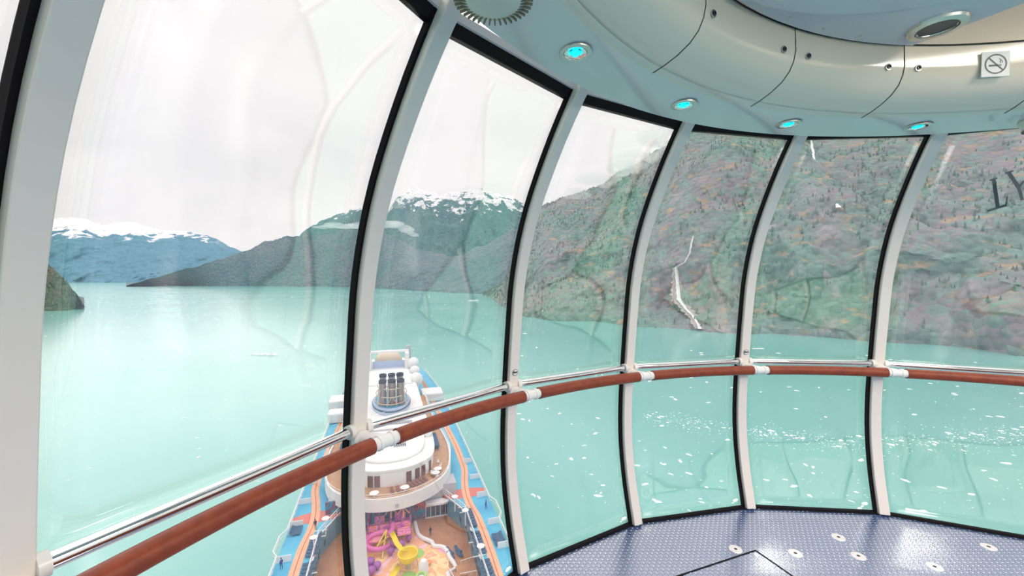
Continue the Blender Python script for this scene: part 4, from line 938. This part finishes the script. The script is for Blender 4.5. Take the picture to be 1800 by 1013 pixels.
# water cannon group, starfish figure
wc = empty('spray_toy'); shipobj(wc, 4.0, 70.6, 54); tag(wc, 'white and yellow spray toy with domed tops by the curved kerb', 'spray toy')
MB().lathe([(1.2, 0), (1.2, 1.2), (.9, 1.6), (0, 1.8)], 20).build('tank', 'ship_white', wc, smooth=True); MB().lathe([(.8, 0), (.9, 2.2), (.5, 2.9), (0, 3)], 16, (.6, 2.4, 0)).build('dome', 'ship_white', wc, smooth=True)
MB().lathe([(1.0, 1.9), (.9, 2.1), (.6, 2.1), (.6, 1.8)], 20).build('ring', 'play_green', wc, smooth=True)
sf = empty('starfish_figure'); shipobj(sf, -9.4, 69.6, 54); tag(sf, 'orange starfish figure on a white base left of the near pillar', 'figure')
m = MB(); a_ = [((1.5 if i % 2 == 0 else .55) * cos(pi / 2 + i * pi / 5), (1.5 if i % 2 == 0 else .55) * sin(pi / 2 + i * pi / 5)) for i in range(10)]; m.prism(a_, 1.6, 2.1); m.build('star', 'play_orange', sf, bevel=.1)
MB().lathe([(1.6, 0), (1.4, .9), (.8, 1.4), (0, 1.6)], 16).build('base', 'ship_white', sf, smooth=True)
m = MB(); m.prism([(-12.5, 60), (-12, 66), (-10.8, 70), (-9, 72.6), (-7.6, 73.4), (-7.6, 60)], Z(54), Z(53.85)); m.build('wading_pool', 'deck_blue', pk)
m = MB(); m.tube([(-12.6, 60, Z(53.8)), (-12.2, 66, Z(53.8)), (-11, 70, Z(53.8)), (-9, 73, Z(53.8)), (-6, 74, Z(53.8))], .35, 8); k_ = m.build('curved_kerb', 'ship_white', pk, smooth=True)
# stair and small platform on the right of the pool deck
stp = empty('stairway'); stp.location = ship.matrix_basis.translation; stp.rotation_euler = (0, 0, SA); tag(stp, 'wooden stairway with white railings on the right side of the pool deck', 'stairway')
m = MB()
for i in range(6): m.box((10.1 + i * .12, 71.8 - i * .55, Z(53.8 - i * .22)), (2.2, .56, .4 + i * .1))
m.box((12.0, 70.4, Z(53.4)), (3.6, 3.4, 1.2)); m.build('treads', 'deck_wood', stp)
m = MB()
for P in (([9, 72.5, 54], [9.3, 68, 52.6], [9.4, 64, 52.6]), ([11.2, 72.4, 53.2], [13.6, 72.2, 52.8]), ([10.5, 69, 53], [13.4, 68.6, 52.8])):
    V_ = [Vector((a, b, Z(c))) for a, b, c in P]
    for a, b in zip(V_, V_[1:]):
        up = Vector((0, 0, 1)); m.tube([a + up, b + up], .07, 5); n = max(2, int((b - a).length / .8))
        for i in range(n + 1): p = a.lerp(b, i / n); m.tube([p, p + up], .045, 4)
m.build('railing', 'ship_white', stp)

# ---- deck furniture: everything one could count
def small_lounger(matn, name='sun_lounger'):
    r_ = empty(name); m = MB(); m.box((0, -.25, .32), (.66, 1.35, .09)); m.build('seat', matn, r_)
    m = MB(); m.box((0, .68, .50), (.66, .75, .08), 0, .55); m.build('backrest', matn, r_)
    m = MB()
    for a in (-.3, .3):
        for b in (-.8, .5): m.box((a, b, .15), (.05, .05, .3))
    m.build('leg', 'ship_grey', r_); return r_
def kids_copy(o): return dup(o)
lp = small_lounger('lounger_navy'); first = True
ORD = ['nearest', 'second', 'third', 'fourth', 'fifth', 'sixth', 'seventh', 'eighth']
def put(proto, x, y, d, rz, label, group, cat):
    global first
    o = proto if proto.get('used') is None else dup(proto)
    if o is proto: proto['used'] = 1
    if 'used' in o and o is not proto: del o['used']
    shipobj(o, x, y, d, rz); tag(o, label, cat, group); return o
for sg_, txt in ((1, 'right'), (-1, 'left')):
    for r0_, r1_, blk in ((63, 69, 'nearest'), (70.2, 77.2, 'middle'), (78.2, 85.0, 'farthest')):
        for i in range(int((r1_ - r0_) / .95)):
            put(lp, sg_ * 14.62, r0_ + i * .95, 50, sg_ * pi / 2, 'navy sun lounger, %s in the %s block by the %s jogging track' % (ORD[i], blk, txt), 'navy sun loungers in the %s block by the %s track' % (blk, txt), 'sun lounger')
for i in range(5): put(lp, 18.4, 71.4 + i * .7, 50, -pi / 2, 'navy sun lounger, %s in the row between the right track and outer rail' % ORD[i], 'navy loungers by the right outer rail', 'sun lounger')
for i in range(5): put(lp, -18.6, 85.6 + i * .55, 50, pi / 2, 'navy sun lounger, %s in the row between the left track and outer rail' % ORD[i], 'navy loungers by the left outer rail', 'sun lounger')
for i in range(4): put(lp, 10.0 + (i % 2) * 1.6, 76.5 + (i // 2) * 1.2, 54, .5, 'navy sun lounger on the pool deck, %s of the four grouped' % ORD[i], 'navy loungers on the pool deck', 'sun lounger')
lb = small_lounger('lounger_brown')
for i, (x, y) in enumerate(((3.4, 90.1), (4.2, 90.4), (5.0, 90.8), (5.8, 91.3), (6.5, 91.9))): put(lb, x, y, 45.96, .5, 'brown reclining chair, %s from the left in the row by the brown terrace doors' % ORD[i], 'brown reclining chairs on the terrace', 'sun lounger')
for i, (x, y) in enumerate(((-.6, 88.6), (.6, 88.8), (-7.4, 89.6), (-8.4, 90.2))): put(lb, x, y, 45.96, .2, ('brown reclining chair at the terrace front, left of its pair', 'brown reclining chair at the terrace front, right of its pair', 'brown reclining chair on the left terrace, right of its pair', 'brown reclining chair on the left terrace, left of its pair')[i], ('brown chairs at the terrace front', 'brown chairs on the left terrace')[i > 1], 'sun lounger')
tb = empty('round_table'); MB().lathe([(.95, .72), (.97, .76), (0, .80)], 24).build('table_top', 'ship_white', tb, smooth=True); MB().lathe([(.3, 0), (.07, .06), (.07, .74)], 10).build('pedestal', 'ship_white', tb)
for (x, y), lb_ in (((-4.2, 88.0), 'white round table on the terrace just right of the near pillar'), ((2.0, 88.6), 'white round table in front of the terrace chairs'),
                    ((9.0, 93.2), 'white round table at the right curve of the terrace, nearer one'), ((9.7, 95.0), 'white round table at the right curve of the terrace, farther one'), ((-9.8, 92.4), 'white round table on the left curve of the terrace')):
    put(tb, x, y, 45.96, 0, lb_, 'white round tables on the terrace', 'table')
ch = empty('terrace_chair'); MB().box((0, 0, .42), (.5, .5, .06)).build('seat', 'ship_white', ch); MB().box((0, .24, .7), (.5, .06, .5)).build('backrest', 'ship_white', ch)
m = MB()
for a in (-.22, .22):
    for b in (-.22, .22): m.box((a, b, .2), (.04, .04, .4))
m.build('leg', 'ship_white', ch)
for i, (x, y) in enumerate(((8.2, 93.8), (9.8, 93.9), (8.9, 94.8), (10.4, 95.8), (9.2, 92.2), (10.6, 97.2), (10.3, 99.2), (-9.2, 93.2), (-10.4, 93.4), (-11, 96), (-11.2, 98))):
    put(ch, x, y, 45.96, i, 'white chair, %s at the %s curve of the terrace' % (ORD[i if i < 7 else i - 7], ('right', 'left')[i > 6]), ('white chairs on the right terrace', 'white chairs on the left terrace')[i > 6], 'chair')
lm = empty('deck_lamp'); MB().tube([(0, 0, 0), (0, 0, 3.2)], .09, 8).build('pole', 'ship_white', lm); MB().lathe([(0, 3.35), (.62, 3.28), (.7, 3.2), (.6, 3.12), (0, 3.1)], 20).build('lamp_disc', 'ship_white', lm, smooth=True)
for (x, y), lb_ in (((12.1, 84.6), 'round white deck lamp farthest along the right walkway'), ((13.3, 79.0), 'round white deck lamp in the middle of the right walkway'), ((13.9, 67.6), 'round white deck lamp nearest on the right walkway'),
                    ((-13.0, 84.2), 'round white deck lamp farther along the left walkway'), ((-14.2, 78.6), 'round white deck lamp nearer on the left walkway')):
    put(lm, x, y, 50, 0, lb_, 'round white deck lamps', 'lamp')
# people: small, standing or walking
def person(x, y, d, rz, top, legs, label, stride=.12):
    r_ = bpy.data.objects.new('person', bpy.data.meshes.new('person')); COL.objects.link(r_)
    me = r_.data; J_ = [(0, 0, .95), (0, 0, 1.2), (0, 0, 1.42), (0, 0, 1.52), (0, .02, 1.66), (-.1, 0, .9), (-.1, stride, .5), (-.1, stride * .6, .06), (-.1, stride + .12, .03), (.1, 0, .9), (.1, -stride, .5), (.1, -stride * 1.6, .08), (.1, -stride * 1.2 + .1, .03),
        (-.2, 0, 1.4), (-.27, -.03, 1.14), (-.25, .08, .9), (.2, 0, 1.4), (.27, .03, 1.14), (.25, .1, .9)]
    ed = [(0, 1), (1, 2), (2, 3), (3, 4), (0, 5), (5, 6), (6, 7), (7, 8), (0, 9), (9, 10), (10, 11), (11, 12), (2, 13), (13, 14), (14, 15), (2, 16), (16, 17), (17, 18)]
    rd = [.16, .15, .15, .06, .1, .1, .07, .05, .04, .1, .07, .05, .04, .07, .05, .04, .07, .05, .04]
    me.from_pydata(J_, ed, []); me.materials.append(M[top]); sk = r_.modifiers.new('skin', 'SKIN')
    for i, v in enumerate(me.skin_vertices[0].data): v.radius = (rd[i], rd[i]); v.use_root = i == 0
    r_.modifiers.new('sub', 'SUBSURF').levels = 1; r_.scale = (1.05,) * 3
    MB().ball((0, 0, 1.74), .12, (.85, .95, 1.05), 8).build('head', 'skin', r_, smooth=True)
    MB().ball((0, -.02, 1.78), .125, (.88, .95, .95), 8).build('hair', 'hair_dark', r_, smooth=True)
    shipobj(r_, x, y, d, rz); tag(r_, label, 'person')
person(6.9, 84.2, 54, 0, 'cloth_black', 'cloth_black', 'person in dark clothes standing on the brown pool deck near the glass doors')
person(-15.2, 86.6, 49.95, .3, 'cloth_black', 'cloth_black', 'person in dark clothes walking on the left jogging track by the red patch', .2)
person(-17.0, 124.0, 49.95, .3, 'cloth_black', 'cloth_black', 'person in dark clothes far down the left jogging track', .2)
person(-18.9, 76.3, 50, .8, 'cloth_blue', 'cloth_blue', 'person in blue clothes at the left outer rail at the bottom edge', .1)
person(18.6, 83.6, 50, .8, 'cloth_blue', 'cloth_blue', 'person in blue clothes near the right outer rail', .1)
